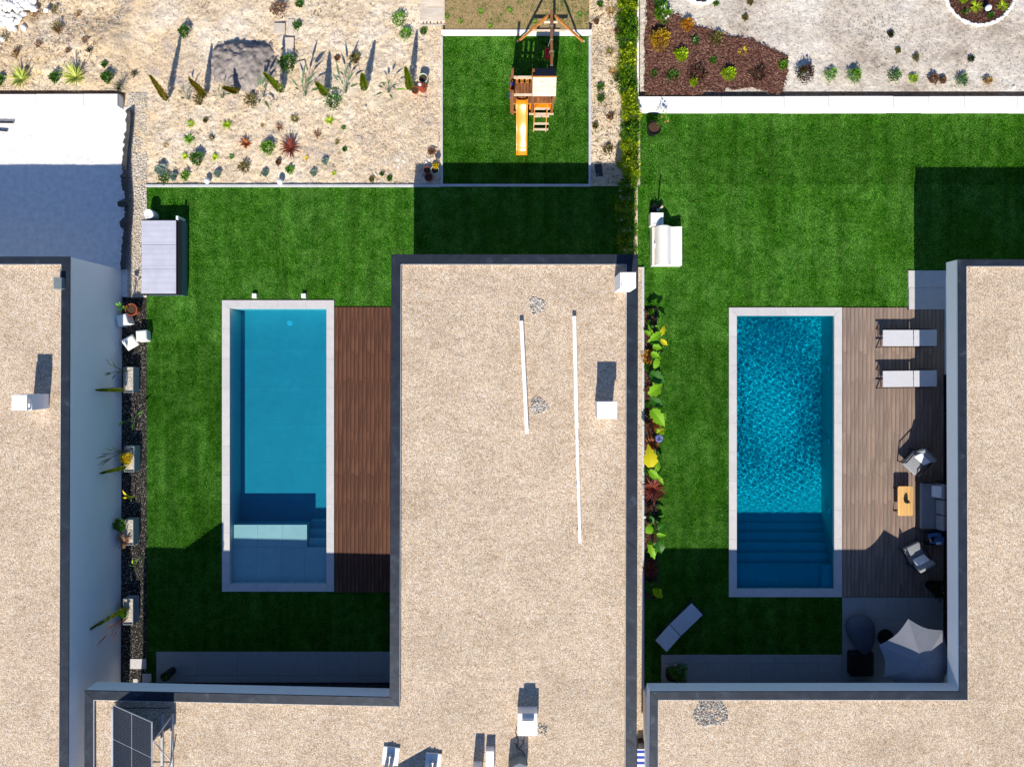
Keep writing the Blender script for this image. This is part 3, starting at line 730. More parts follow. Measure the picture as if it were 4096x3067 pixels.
# ------------------------------------------------------------------ roof equipment
zr = ZC - .12
def chimney(label, u0, v0, u1, v1, ztop, bw, bd, gap=.1, zb=zr, off=(0, 0)):
    p = W((u0 + u1) / 2, (v0 + v1) / 2, ztop); s = K * (H - ztop) / H
    w, d = (u1 - u0) * s, (v1 - v0) * s
    t = thing('chimney', label, 'chimney', (p.x, p.y, zb)); h = ztop - zb
    MB().box(-bw / 2 + off[0], -bd / 2 + off[1], 0, bw / 2 + off[0], bd / 2 + off[1], h - .06 - gap).build('shaft', M['white'], t)
    for sx in (-1, 1):
        for sy in (-1, 1): MB().box(sx * (bw / 2 - .05) - .03 + off[0], sy * (bd / 2 - .05) - .03 + off[1], h - .06 - gap, sx * (bw / 2 - .05) + .03 + off[0], sy * (bd / 2 - .05) + .03 + off[1], h - .06).build('cap_post', M['white'], t)
    bevel(MB().box(-w / 2, -d / 2, h - .06, w / 2, d / 2, h).build('cap_slab', M['white_wall'], t), .006)
    return t
chimney('white chimney with stained square cap above a long shadow on central roof', 2389, 1606, 2469, 1675, 4.12, .56, .5)
chimney('white square chimney standing on the corner parapet of the central roof', 2487, 1089, 2543, 1147, 4.5, .5, .5, .06)
chimney('white chimney with raised slab cap on the left house roof', 46, 1579, 108, 1641, 4.15, .52, .5, .16)
# low chimney with dark cowl
p = W(2110, 2893, 3.5); s35 = K * (H - 3.5) / H
t = thing('chimney', 'low white box chimney with small metal cowl on lower central roof', 'chimney', (p.x, p.y, zr))
bevel(MB().box(-40 * s35, -44 * s35, 0, 40 * s35, 46 * s35, .5).build('shaft', M['white_wall'], t), .01)
MB().box(-21 * s35, -8 * s35, .5, 21 * s35, 28 * s35, .62).build('cowl_base', M['white'], t)
MB().box(-23 * s35, -4 * s35, .7, 23 * s35, 30 * s35, .73).build('cowl', M['steel'], t)
for sx in (-1, 1): MB().box(sx * .18 - .01, .0, .62, sx * .18 + .01, .2, .7).build('cowl_leg', M['steel'], t)
# small grey vent on left roof
p = W(229, 1132, 3.4)
tag(bevel(MB().box(-.13, -.19, 0, .14, .19, .32).build('roof_vent', M['vent_grey'], None, (p.x, p.y, zr)), .01), 'small grey vent box against the left roof parapet', 'vent')
# white ducts on central roof
def duct(label, a, c2, w=.125, z=.17):
    p, q = W(*a, zr + z), W(*c2, zr + z)
    t = thing('roof_duct', label, 'duct', (p.x, p.y, zr)); q = q - p; q.z = 0
    MB().bar((0, 0, z - .03), q + Vector((0, 0, z - .03)), w, .06).build('channel', M['white_wall'], t)
    for f in (.1, .5, .9): MB().box(q.x * f - .07, q.y * f - .05, 0, q.x * f + .07, q.y * f + .05, z - .062).build('foot', M['curb'], t)
duct('shorter slanted white duct between the two pebble patches on central roof', (2085, 1283), (2108, 1735))
duct('upper length of the long white duct on central roof', (2297, 1264), (2307, 1716))
duct('lower length of the long white duct on central roof', (2307, 1718), (2320, 2172), .1)
# pebble patches
def patch(label, u, v, r, n, seed, z=zr):
    rg = random.Random(seed); b = MB(); c0 = W(u, v, z)
    for i in range(n):
        a = rg.uniform(0, 6.283); q = r * math.sqrt(rg.random()) * (1 + .15 * math.sin(a * 3 + seed)); x, y = q * math.cos(a), q * math.sin(a); s = rg.uniform(.014, .034)
        i0 = len(b.v); e = rg.uniform(.6, 1.3); ca, sa = math.cos(a * 7), math.sin(a * 7)
        pts = [(s * e, 0, 0), (0, s, 0), (-s * e, 0, 0), (0, -s, 0), (s * .3, s * .2, s * .9), (0, 0, -s)]
        b.v += [(x + p[0] * ca - p[1] * sa, y + p[0] * sa + p[1] * ca, p[2] + .008 + rg.random() * .012) for p in pts]
        for k in range(4): b.f += [(i0 + k, i0 + (k + 1) % 4, i0 + 4)]
    o = b.build('loose_pebbles', M['pebble'], None, (c0.x, c0.y, z)); tag(o, label, 'pebbles'); o['kind'] = 'stuff'
patch('small patch of coarse pebbles near the top of the white ducts', 2148, 1222, .27, 260, 1)
patch('small patch of coarse pebbles right of the shorter duct', 2154, 1624, .29, 280, 2)
patch('wide patch of coarse pebbles by the right roof parapet', 2842, 2842, .56, 900, 3)
patch('few coarse pebbles beside the low box chimney', 2166, 2915, .2, 70, 4)
# solar panels
def solar_array(label, pw, pe, length, zlo, zhi, n=2):
    """pw low corner, pe high corner (world), running south"""
    t = thing('solar_panel', label, 'solar panel', (pw.x, pw.y, zr))
    dx = pe.x - pw.x; rise = zhi - zlo; sl = math.hypot(dx, rise)
    ang = math.atan2(rise, dx)
    for i in range(n):
        a = .02 + (sl / n) * i; w = sl / n - .02
        m = MB(); m.box(0, -length, -.012, w, 0, .012)
        o = m.build('module', M['solar'], t, (math.cos(ang) * a, 0, zlo - zr + math.sin(ang) * a)); o.rotation_euler.y = -ang
        f = MB(); f.box(-.012, -length - .012, -.02, w + .012, -length, .022); f.box(-.012, 0, -.02, w + .012, .018, .022); f.box(-.016, -length, -.02, 0, 0, .022); f.box(w, -length, -.02, w + .016, 0, .022)
        fo = f.build('module_frame', M['steel'], o); 
        g = MB(); g.box(0, -length / 2 - .006, .0125, w, -length / 2 + .006, .0145); g.build('cell_divider', M['steel'], o)
    hz = zhi - zr
    for x in (-.06, dx - .27, dx + .06):
        MB().box(x - .035, -length - .1, 0, x + .035, -.34 if x > 0 else -.18, .09).build('base_rail', M['steel'], t)
    z0 = .09; X = dx + .04
    for (ya, yb) in ((-.62, -.42), (-.62, -1.9), (-length - .3, -1.95)):
        MB().bar((dx + .03, ya, hz - .06), (X, yb, z0), .035, .03).build('brace', M['steel'], t)
    for y in (-.1, -length + .15): MB().bar((-.06, y, .11), (X, y, .11), .02).build('cross_rail', M['frame'], t)
    if zlo > 3.6:
        for y in (-.1, -length + .1):
            for x, zz in ((0, zlo - zr), (dx, hz)): MB().bar((x, y, 0), (x, y, zz - .03), .05).build('post', M['steel'], t)
    return t
solar_array('tilted dark solar panel with white frame at lower left roof corner', W(453, 2819, 3.2), W(607, 2883, 4.35), 2.25, 3.2, 4.35)
# one more stands just beyond the picture; its shadow falls into it
solar_array('tilted dark solar panel on the central roof past the white brackets', Vector((-4.8, -13.95, 3.2)), Vector((-2.9, -13.95, 4.1)), 2.2, 3.2, 4.1)
def bracket(label, u, v, rz, sc=1.0):
    p = W(u, v, zr + .12); t = thing('roof_bracket', label, 'bracket', (p.x, p.y, zr), rz)
    o = bevel(MB().box(-.28 * sc, -.3, .03, .28 * sc, .3, .09).build('base_slab', M['white_wall'], t), .01)
    for sx in (-1, 1): MB().bar((sx * .075, .0, .09), (sx * .075, -.22, .5), .12, .03).build('fin', M['curb'], t)
    MB().box(-.03, -.1, .09, .03, .1, .3).build('post', M['steel'], t)
bracket('tilted pale bracket slab nearest the courtyard corner on lower roof', 1562, 3025, -.12)
bracket('pale bracket slab with twin fins beside the triangular shadow', 1732, 3050, -.08, .95)
p = W(1959, 3060, 3.5)
tag(bevel(MB().box(-.14, -.42, 0, .14, .42, .32).build('roof_vent', M['white_wall'], None, (p.x, p.y, zr)), .008), 'narrow white vent box cut by the bottom picture edge', 'vent')
p = W(1905, 3120, 3.7)
tag(bevel(MB().box(-.13, -.3, 0, .16, .3, .75).build('roof_vent', M['white_wall'], None, (p.x, p.y, zr)), .008), 'tall white vent box just below the narrow one', 'vent')
p = W(2070, 3085, 3.6)
tag(bevel(MB().prism([(-.3, -.3), (.3, -.3), (.3, .22), (.06, .3), (-.3, .12)], 0, .55).build('roof_vent', M['vent_grey'], None, (p.x, p.y, zr)), .008), 'grey vent housing under the black cable', 'vent')
cb = [W(2067, 2905, zr + .01), W(2062, 2930, zr + .02), W(2075, 2958, zr + .02), W(2066, 2985, zr + .02), W(2085, 3000, zr + .03), W(2098, 3015, zr + .02), W(2110, 3060, zr + .02)]
tag(MB().tube(cb, .012, 5).build('cable', M['black']), 'thin black cable straggling below the low box chimney', 'cable')
cb = [W(2097, 2950, zr + .01), W(2090, 2975, zr + .02), W(2078, 2990, zr + .02), W(2060, 2972, zr + .02)]
tag(MB().tube(cb, .012, 5).build('cable', M['black']), 'short looped black cable beside the longer one', 'cable')

# ------------------------------------------------------------------ playground
t = thing('play_tower', 'wooden play tower with pitched roof, orange slide and ladder on lawn', 'play tower')
def pw_(u, Y, z, f=1): return Vector(((u - 2051) * K * f, Y * K, z))
YF, YB = 1026 * K, 1096 * K
xl, xm, xr = 0.02 + (2053 - 2051) * K, (2127 - 2051) * K, (2205 - 2051) * K
xl = (2050 - 2051) * K
for (x, y, h) in ((xl, YF, 2.16), (xl, YB, 2.4), (xm, YF, 2.0), (xm, YB, 2.35), (xr, YF, 2.0), (xr, YB, 2.0)):
    MB().box(x - .045, y - .045, 0, x + .045, y + .045, h).build('post', M['brown_wood'], t)
nb = 12
for i in range(nb):
    a = xl + .05 + (xr - xl - .1) * i / nb; w = (xr - xl - .1) / nb - .014
    MB().box(a, YF - .03, 1.12, a + w, YB + .03, 1.15).build('floor_board', M['brown_wood'], t)
for i in range(7):   # back railing slats
    a = xl + .09 + .19 * i
    if a < xr - .08: MB().box(a, YB + .046, 1.1, a + .12, YB + .066, 1.7).build('railing_slat', M['orange_wood'], t)
    if a < xr - .08: MB().box(a, YB + .046, .15, a + .17, YB + .066, 1.0).build('railing_slat', M['orange_wood'], t)
MB().bar((xl - .02, YB + .0, 1.72), (xm + .03, YB + .0, 1.72), .09, .05).build('rail', M['pine'], t)
MB().bar((xl + .05, YF, 1.84), (xm - .02, YF, 1.84), .07, .05).build('rail', M['pine'], t)
MB().bar((xm, YF - .02, 1.1), (xr + .04, YF - .02, 1.1), .05, .07).build('rail', M['orange_wood'], t)
MB().bar((xl, YF - .02, 1.08), (xm, YF - .02, 1.08), .05, .07).build('rail', M['orange_wood'], t)
MB().bar((xm - .1, YF - .05, .1), (xr + .08, YF - .05, .1), .05, .1).build('sill', M['pine'], t)
MB().bar((xl - .02, YF + .02, .1), (xm - .12, YF + .02, .1), .04, .1).build('sill', M['orange_wood'], t)
for i in range(6):   # climbing wall on the left side
    MB().box(xl - .085, YF - .02 + .125 * i, .1, xl - .05, YF + .1 + .125 * i, 1.75 + .05 * (i % 2)).build('climbing_board', M['brown_wood'], t)
for (y, z, m) in ((.25, 1.3, 'blue'), (.55, 1.0, 'red'), (.4, .6, 'blue')):
    MB().lathe([(0, .05), (.05, .03), (.06, 0)], 8).build('climbing_hold', M[m], t, (xl - .09, YF + y, z)).rotation_euler = (0, -1.57, 0)
MB().lathe([(0, .05), (.05, .03), (.06, 0)], 8).build('climbing_hold', M['blue'], t, (xl - .02, YF + .42, 1.78))
# roof
rx0, rx1 = xm - .03, xr + .05; ye, yr, yn = 1014 * K, 1068 * K, 1117 * K
def slope(nm, ya, za, yb, zb, mat, n):
    for i in range(n):
        f0, f1 = i / n, (i + 1) / n
        p0, p1 = (ya + (yb - ya) * f0, za + (zb - za) * f0), (ya + (yb - ya) * f1, za + (zb - za) * f1)
        b = MB(); i0 = 0
        b.v = [(rx0, p0[0], p0[1]), (rx1, p0[0], p0[1]), (rx1, p1[0], p1[1]), (rx0, p1[0], p1[1])]; b.v += [(x, y, z + .02) for x, y, z in b.v]
        b.f = [(3, 2, 1, 0), (4, 5, 6, 7), (0, 1, 5, 4), (1, 2, 6, 5), (2, 3, 7, 6), (3, 0, 4, 7)]
        b.build(nm, mat, t)
slope('roof_board', ye, 2.0, yr, 2.42, M['pine'], 4)
slope('roof_board', yn, 2.0, yr + .003, 2.42, M['slate'], 4)  # north slope: its shade is put into the dark board colour
MB().bar((rx0 - .01, yr - .01, 2.45), (rx1 + .01, yr - .01, 2.45), .04, .02).build('ridge_board', M['orange_wood'], t)
# orange boards and table inside
for i in range(4):
    MB().box(xl + .1 + .36 * i, YF + .12, .08, xl + .44 + .36 * i, YF + .5, .12 + .03 * (i % 2)).build('play_board', M['slide'], t)
MB().lathe([(0, .55), (.2, .55), (.22, .53), (.2, .5), (.04, .5), (.04, .1)], 18).build('play_table', M['slide'], t, (xm + .42, YF + .16, 0))
MB().box(xm + .1, YF + .5, .1, xr - .05, YF + .53, .95).build('play_board', M['slide'], t)
# slide
def slide():
    x0, x1 = (2068 - 2051) * K * .96, (2108 - 2051) * K * .96
    n = 22; ya, yb = YF + .05, (1481 - 622) * K
    b = MB(); cols = 9
    for k in range(n + 1):
        f = k / n; y = ya + (yb - ya) * f
        z = 1.22 - .04 * f if f < .07 else .1 + 1.1 * (1 - (f - .07) / .93) ** 1.15 + .02 * math.sin(f * 9.5)
        if f > .9: z = .1 + .02 * math.sin(f * 9.5) + .05 * (1 - (f - .9) / .1)
        prof = [(-.035, -.05), (-.02, .1), (.015, .105), (.035, .02), (.5, 0), (-.035, .02), (-.015, .105), (.02, .1), (.035, -.05)]
        xs = [x0 - .035, x0 - .02, x0 + .015, x0 + .035, (x0 + x1) / 2, x1 - .035, x1 - .015, x1 + .02, x1 + .035]
        for c_, (px, pz) in zip(xs, prof): b.v.append((c_, y, z + pz))
    for k in range(n):
        for j in range(cols - 1):
            a = k * cols + j; b.f.append((a, a + cols, a + cols + 1, a + 1))
    e = n * cols; b.f.append(tuple(e + j for j in range(cols)))
    o = b.build('slide', M['slide'], t, smooth=True); m = o.modifiers.new('s', 'SOLIDIFY'); m.thickness = .012; shade_auto(o, 50)
slide()
# ladder
la = []
for u in (2139, 2189):
    x = (u - 2051) * K * .965
    MB().bar((x, YF - .03, 1.17), (x - .02, (1481 - 527) * K, 0), .035, .06).build('ladder_rail', M['orange_wood'], t)
for f in (.2, .45, .7, .9):
    y = YF - .03 + ((1481 - 527) * K - YF) * f; z = 1.17 * (1 - f)
    MB().box(.79, y - .035, z, 1.34, y + .035, z + .03).build('ladder_rung', M['pine'], t)
# swing beam and A-frame
t2 = thing('swing_set', 'timber swing beam with splayed A frame standing over the dry grass edge', 'swing frame')
XB = (2206 - 2051) * K * .927; YA = 1314 * K
MB().bar((XB, yr + .35, 1.98), (XB, YA + .18, 1.98), .09, .09).build('beam', M['brown_wood'], t2)
for u in (2073, 2332):
    f = W(u, 167); top = Vector((XB + (.13 if u > 2200 else -.13), YA, 1.96))
    MB().bar((f.x, YA, 0), top, .08, .05).build('leg', M['orange_wood'], t2)
    MB().box(f.x - .05, YA - .04, -.02, f.x + .05, YA + .04, .03).build('foot', M['steel'], t2)
MB().bar((XB - .62, YA - .05, .98), (XB + .62, YA - .05, .98), .035, .1).build('cross_bar', M['pine'], t2)
MB().bar((XB - .24, YA - .05, 1.6), (XB + .24, YA - .05, 1.6), .035, .1).build('cross_bar', M['pine'], t2)
for v in (107, 162, 207, 265):
    y = (1481 - v) * K * .9267; MB().box(XB - .048, y - .012, 1.932, XB + .048, y + .012, 2.028).build('rope_band', M['zinc'], t2)
t3 = thing('toddler_swing', 'red plastic toddler swing hanging below the timber beam', 'swing', (XB - .1, (1481 - 216) * K * .963, .95))
o = bevel(MB().box(-.085, -.2, 0, .085, .2, .05).build('seat', M['red'], t3), .02)
bevel(MB().box(-.085, -.2, .05, -.06, .2, .22).build('backrest', M['red'], t3), .01)
bevel(MB().box(-.07, -.19, .12, .08, -.16, .18).build('side_bar', M['red'], t3), .01)
for sy in (-1, 1): MB().tube([(0, sy * .18, .05), (.1, sy * .2, 1.0)], .008, 5).build('rope', M['zinc'], t3)

# ------------------------------------------------------------------ foliage generators
def bush_mesh(rg, r, h, n, leaf, flat=1.0):
    b = MB()
    for i in range(n):
        a = rg.uniform(0, 6.283); ph = math.acos(rg.uniform(-.15, 1)); q = rg.uniform(.55, 1.08) * (1 + .18 * math.sin(a * 3 + ph * 4))
        c = Vector((math.cos(a) * math.sin(ph) * r * q, math.sin(a) * math.sin(ph) * r * q, max(.01, h * .5 + math.cos(ph) * h * .5 * q)))
        d = (Vector((math.cos(a) * math.sin(ph), math.sin(a) * math.sin(ph), .5 + math.cos(ph) * .6)).normalized() + Vector((rg.uniform(-.8, .8), rg.uniform(-.8, .8), rg.uniform(-.5, .5)))).normalized()
        s = leaf * rg.uniform(.6, 1.3); x = d.cross(Vector((rg.random(), rg.random(), 1))).normalized()
        b.quad(c - d * s * .5, c + x * s * .28, c + d * s * .6, c - x * s * .28)
    return b
def tuft_mesh(rg, r, n, w, up=.6, droop=.5, bare=0):
    b = MB()
    for i in range(n):
        a = rg.uniform(0, 6.283); l = r * rg.uniform(.55, 1.15); e = rg.uniform(.15, 1) * up
        i0 = len(b.v); seg = 4; dx, dy = math.cos(a), math.sin(a); px, py = -dy, dx; bs = rg.uniform(0, .08) * r
        for k in range(seg + 1):
            t_ = k / seg; hd = bs + l * t_; z = l * 1.5 * e * (t_ - droop * t_ * t_ * t_) + .01
            hw = w / 2 * (1 - t_ ** 1.6) + .001
            b.v += [(dx * hd - px * hw, dy * hd - py * hw, z + hw * .4), (dx * hd + px * hw, dy * hd + py * hw, z)]
        for k in range(seg): q = i0 + 2 * k; b.f.append((q, q + 1, q + 3, q + 2))
    return b
def spindle_mesh(rg, h, r, n, leaf, lean):
    b = MB()
    for i in range(n):
        t_ = rg.random(); rr = r * min(1, t_ * 5 + .35) * (1 - t_) ** .55 * rg.uniform(.5, 1.12); a = rg.uniform(0, 6.283)
        c = Vector((lean[0] * t_ + math.cos(a) * rr, lean[1] * t_ + math.sin(a) * rr, .12 + (h - .12) * t_))
        d = Vector((math.cos(a) * .6, math.sin(a) * .6, 1)).normalized(); s = leaf * rg.uniform(.6, 1.3)
        x = d.cross(Vector((math.cos(a), math.sin(a), 0))).normalized()
        b.quad(c - d * s * .4, c + x * s * .3, c + d * s, c - x * s * .3)
    return b
cnt = [0]
def plant(kind, u, v, rp, mat, label, name='shrub', cat='plant', z=.02, flower=None, group=None, n=None, h=None):
    cnt[0] += 1; rg = random.Random(100 + cnt[0]); r = rp * K
    if u < 540 and v < 372: q = W(u, v, 0); z = .03 + wild_rise(q.x, q.y)
    p = W(u, v, z)
    if kind == 'bush':
        b = bush_mesh(rg, r, h or r * 1.3, n or int(220 + r * 1500), .055 + r * .06)
    elif kind == 'loose':
        b = bush_mesh(rg, r, h or r * .9, n or int(90 + r * 500), .06 + r * .08)
        for _ in range(10):
            a = rg.uniform(0, 6.28); l = r * rg.uniform(.7, 1.3); b.leaf((0, 0, .02), (math.cos(a) * l, math.sin(a) * l, r * rg.uniform(.3, 1)), .02, .1, 3, rg=rg)
    elif kind == 'tuft': b = tuft_mesh(rg, r, n or 46, .022 + r * .05, .65, .55)
    elif kind == 'grass': b = tuft_mesh(rg, r, n or 60, .014, .8, .5)
    elif kind == 'flax': b = tuft_mesh(rg, r, n or 60, .045, .9, .45)
    elif kind == 'yucca': b = tuft_mesh(rg, r, n or 90, .05, .75, .15)
    if flower:
        t_ = thing(name, label, cat, p, 0, group); b.build('foliage', L[mat], t_)
        fb = MB(); fm, fn, fs = flower
        for _ in range(fn):
            a = rg.uniform(0, 6.28); q = r * rg.uniform(.2, .95); cx, cy, cz = math.cos(a) * q, math.sin(a) * q, (h or r * 1.3) * rg.uniform(.8, 1.15)
            fo = MB()
            for k in range(14):
                aa = rg.uniform(0, 6.28); ff = rg.uniform(.2, 1) * fs; fo.leaf((0, 0, 0), (math.cos(aa) * ff, math.sin(aa) * ff, ff * rg.uniform(0, .9)), fs * .5, .1, 2, rg=rg)
            fo.build('flower', L[fm], t_, (cx, cy, cz))
        return t_
    return tag(b.build(name, L[mat], None, p), label, cat, group)

# hedge
rg = random.Random(77); t = thing('hedge', 'long clipped green and golden hedge between the two gardens', 'hedge')
v = -60; i = 0
while v < 1030:
    u = 2500 + (10 if 380 < v < 760 else 0) + rg.uniform(-5, 5) + (-6 if v > 800 else 0)
    gold = (200 < v < 330 and rg.random() < .7) or v > 400 and v < 760 and rg.random() < .7 or rg.random() < .2
    r = rg.uniform(.27, .36); hh = rg.uniform(.8, 1.3)
    if 20 < v < 200: r += .02; 
    b = bush_mesh(rg, r * 1.06, hh, 1200, .08); p = W(u, v, 0)
    o = b.build('shrub', L['hedge_gold' if gold else 'hedge'], t, (p.x, p.y, .0)); 
    MB().tube([(0, 0, 0), (0, 0, hh * .6)], .02, 5).build('stem', M['bark_trunk'], o)
    v += rg.uniform(36, 50); i += 1

# upper left rough ground
plant('yucca', 89, 318, 45, 'varieg', 'large pale variegated yucca, leftmost above the white wall', 'yucca')
plant('yucca', 306, 310, 46, 'varieg', 'large pale variegated yucca right of the other one above wall', 'yucca')
plant('bush', 229, 316, 20, 'green', 'small green shrub between the two variegated yuccas', flower=('yellow', 0, .01))
plant('bush', 437, 316, 22, 'green', 'small green shrub at the right end above the white wall')
plant('bush', 7, 326, 18, 'green', 'small green shrub cut by the left picture edge above wall')
plant('loose', 420, 261, 11, 'green', 'tiny green seedling upslope of the wall end shrub')
plant('grass', 478, 352, 26, 'dark', 'dark dry tuft beside the wall corner', 'grass_tuft')
p0 = W(205, 325, .05)
tag(MB().leaf(p0, W(146, 278, .5), .06, .1, 6).leaf(p0, W(172, 324, .3), .05, .1, 5).build('yellow_stalk', L['yellow']), 'bent yellow leaf stalk between the two yuccas', 'plant')
plant('bush', 746, 136, 22, 'green', 'round green shrub above the tall slanting shadow', h=.35)
for k, (u, v, r, m, lab) in enumerate(((235, 110, 22, 'olive', 'wilted brown weed near the rock heap'), (236, 122, 17, 'brown', 'reddish dry weed right under the stray white rock'), (150, 62, 18, 'brown', 'brown dead weed between rock heap and stray rock'),
        (240, 125, 14, 'tan', 'straw coloured weed clump on the yellow ground'), (160, 180, 16, 'brown', 'rust coloured dry weed left of centre on rough ground'), (345, 165, 15, 'brown', 'dry brown weed above the right yucca'),
        (70, 205, 14, 'brown', 'small dead weed above the left yucca'), (65, 225, 12, 'tan', 'straw weed tuft above the left yucca'), (225, 40, 15, 'olive', 'olive weed near the upper left edge'),
        (315, 60, 12, 'tan', 'pale weed upper middle of the rough ground'), (22, 155, 14, 'olive', 'olive weed under the lowest stray rock'), (360, 205, 12, 'dark', 'dark little weed right of the tall yucca shadow'),
        (540, 300, 14, 'dark', 'dark weed left of the first leaning conifer'), (275, 205, 12, 'brown', 'tiny red weed between the yucca shadows'))):
    plant('loose', u, v, r, m, lab, 'weed', n=50)
# left garden small plants
for a in (('tuft', 763, 497, 19, 'lime', 'yellow green agapanthus with a lilac bloom, highest in left column', ('lilac', 1, .05)), ('tuft', 758, 558, 27, 'bright', 'green grassy clump below the upper agapanthus', None),
          ('tuft', 911, 500, 22, 'lime', 'yellow green clump right of the upper agapanthus', None), ('tuft', 667, 583, 14, 'tan', 'small straw coloured clump near the gravel path', None),
          ('grass', 850, 552, 18, 'dark', 'dark thin grass with a lilac bloom beside it', ('lilac', 1, .03)), ('tuft', 742, 627, 16, 'lime', 'small lime clump above the globe lamp row', None),
          ('bush', 795, 640, 26, 'green', 'rounded dark green bush in middle of left garden', None), ('tuft', 862, 630, 18, 'lime', 'lime clump with lilac flowers right of the round bush', ('lilac', 2, .045)),
          ('tuft', 928, 629, 13, 'green', 'little green clump right of the lilac flowered one', None), ('flax', 985, 576, 24, 'rust', 'small rusty flax tuft left of the red flax', None),
          ('loose', 983, 673, 23, 'olive', 'olive and brown scrubby plant left of the second globe', None), ('bush', 874, 697, 13, 'silver', 'silvery cushion right of the left globe lamp', None),
          ('loose', 744, 704, 18, 'bright', 'loose bright green plant left of the left globe lamp', None), ('bush', 650, 684, 22, 'silver', 'largest silver grey bush at the garden corner by the path', None),
          ('bush', 698, 709, 14, 'silver', 'small silver cushion right of the corner bush', None), ('loose', 664, 715, 22, 'green', 'green plant in front of the corner silver bush', None),
          ('loose', 824, 483, 9, 'olive', 'tiny olive plant between the two upper clumps', None), ('tuft', 1181, 478, 21, 'olive', 'dark and yellow striped clump above the red flax', None),
          ('tuft', 1319, 483, 21, 'lime', 'lime agapanthus with lilac bloom right of the striped clump', ('lilac', 2, .05)), ('grass', 1050, 503, 9, 'tan', 'tiny straw tuft left of the dark grass', None),
          ('grass', 1118, 511, 22, 'brown', 'dark brown grass just above the red flax', None), ('flax', 1164, 594, 47, 'red', 'large red leaved flax in middle of left garden', None),
          ('grass', 1270, 540, 21, 'brown', 'brown grass tuft right of the red flax', None), ('tuft', 1374, 513, 10, 'green', 'tiny green sprig on the gravelly patch', None),
          ('grass', 1350, 571, 14, 'olive', 'dry low tuft right of the red flax', None), ('loose', 1379, 599, 8, 'green', 'tiny green seedling beside the gravelly patch', None),
          ('bush', 1077, 597, 26, 'bright', 'rounded yellow green bush left of the red flax', None), ('bush', 1116, 652, 10, 'brown', 'tiny brown cushion above the second globe lamp', None),
          ('grass', 1227, 634, 10, 'yellow', 'tiny yellow grass tuft below the red flax', None), ('bush', 1302, 648, 12, 'silver', 'small silver cushion, highest right of the red flax', None),
          ('bush', 1063, 695, 13, 'silver', 'small silver cushion left of the second globe lamp', None), ('loose', 1162, 682, 17, 'bright', 'flat bright green plant right of the second globe lamp', None),
          ('bush', 1257, 694, 12, 'silver', 'small silver cushion between green plant and yellow tuft', None), ('grass', 1338, 695, 11, 'lime', 'yellow green tuft near the lawn curb', None),
          ('loose', 1336, 413, 32, 'green', 'sprawling green leafy plant under the middle conifer', None), ('bush', 1158, 264, 33, 'green', 'ivy clump beside the wooden boards', None),
          ('loose', 1599, 84, 30, 'bright', 'green weed clump left of the pallet', None), ('loose', 1191, 106, 17, 'green', 'green weed beside the upper wooden board', None),
          ('loose', 1121, 48, 32, 'brown', 'big dry brown weed near the top picture edge', None), ('loose', 1625, 142, 24, 'bright', 'thin green weeds under the pallet', None),
          ('loose', 1560, 714, 11, 'green', 'small green weed left of the shaded pot trio', None), ('loose', 1529, 697, 8, 'green', 'tiny weed sprig beside the white pebbles', None),
          ('loose', 1488, 719, 10, 'olive', 'tiny olive weed on the lawn curb edge', None), ('loose', 1694, 130, 14, 'green', 'weed by the playground wall corner', None),
          ('loose', 1010, 408, 26, 'olive', 'olive trailing plant below the third conifer', None), ('loose', 1420, 240, 22, 'olive', 'faint olive weed patch above the long leaved plants', None),
          ('loose', 1727, 610, 15, 'brown', 'reddish dead weed beside the curb of the play lawn', None), ('loose', 800, 400, 22, 'olive', 'low olive weed at the second conifer foot', None),
          ('loose', 1200, 20, 16, 'green', 'green weed at the top picture edge', None), ('loose', 1350, 235, 10, 'brown', 'small brown weed left of the faint olive patch', None)):
    k, u, v, r, m, lab, fl = a
    plant(k, u, v, r, m, lab, {'grass': 'grass_tuft', 'flax': 'flax_plant', 'tuft': 'leafy_clump', 'bush': 'shrub', 'loose': 'weed'}[k], flower=fl)
# leaning conifers
CON = 'leaning conifers planted across the left garden'
for (u, v, h, tu, tv, m, lab) in ((675, 405, 1.85, 602, 304, 'conifer', 'tallest leaning conifer, nearest the gravel path'), (826, 388, 1.5, 757, 316, 'conifer', 'second leaning conifer from the gravel path'),
        (955, 374, 1.1, 893, 352, 'conifer', 'short leaning conifer below the grey sand heap'), (1133, 370, 1.7, 1056, 293, 'conifer_green', 'leaning conifer left of the ivy clump'),
        (1309, 384, 1.3, 1265, 332, 'conifer_green', 'leaning conifer behind the sprawling green plant'), (1461, 362, 1.45, 1449, 297, 'conifer_green', 'upright conifer between the long leaved plants'),
        (1643, 362, 1.6, 1623, 270, 'conifer_green', 'thick upright conifer beside the stacked pots')):
    cnt[0] += 1; rg = random.Random(cnt[0]); p = W(u, v, .02); q = W(tu, tv, h)
    t = thing('conifer', lab, 'tree', p, 0, CON)
    ln = (q.x - p.x, q.y - p.y)
    spindle_mesh(rg, h, .13 + .02 * (m != 'conifer'), 1300, .06, ln).build('foliage', L[m], t)
    MB().tube([(0, 0, -.03), (ln[0] * .5, ln[1] * .5, h * .5)], .014, 5).build('trunk', M['bark_trunk'], t)
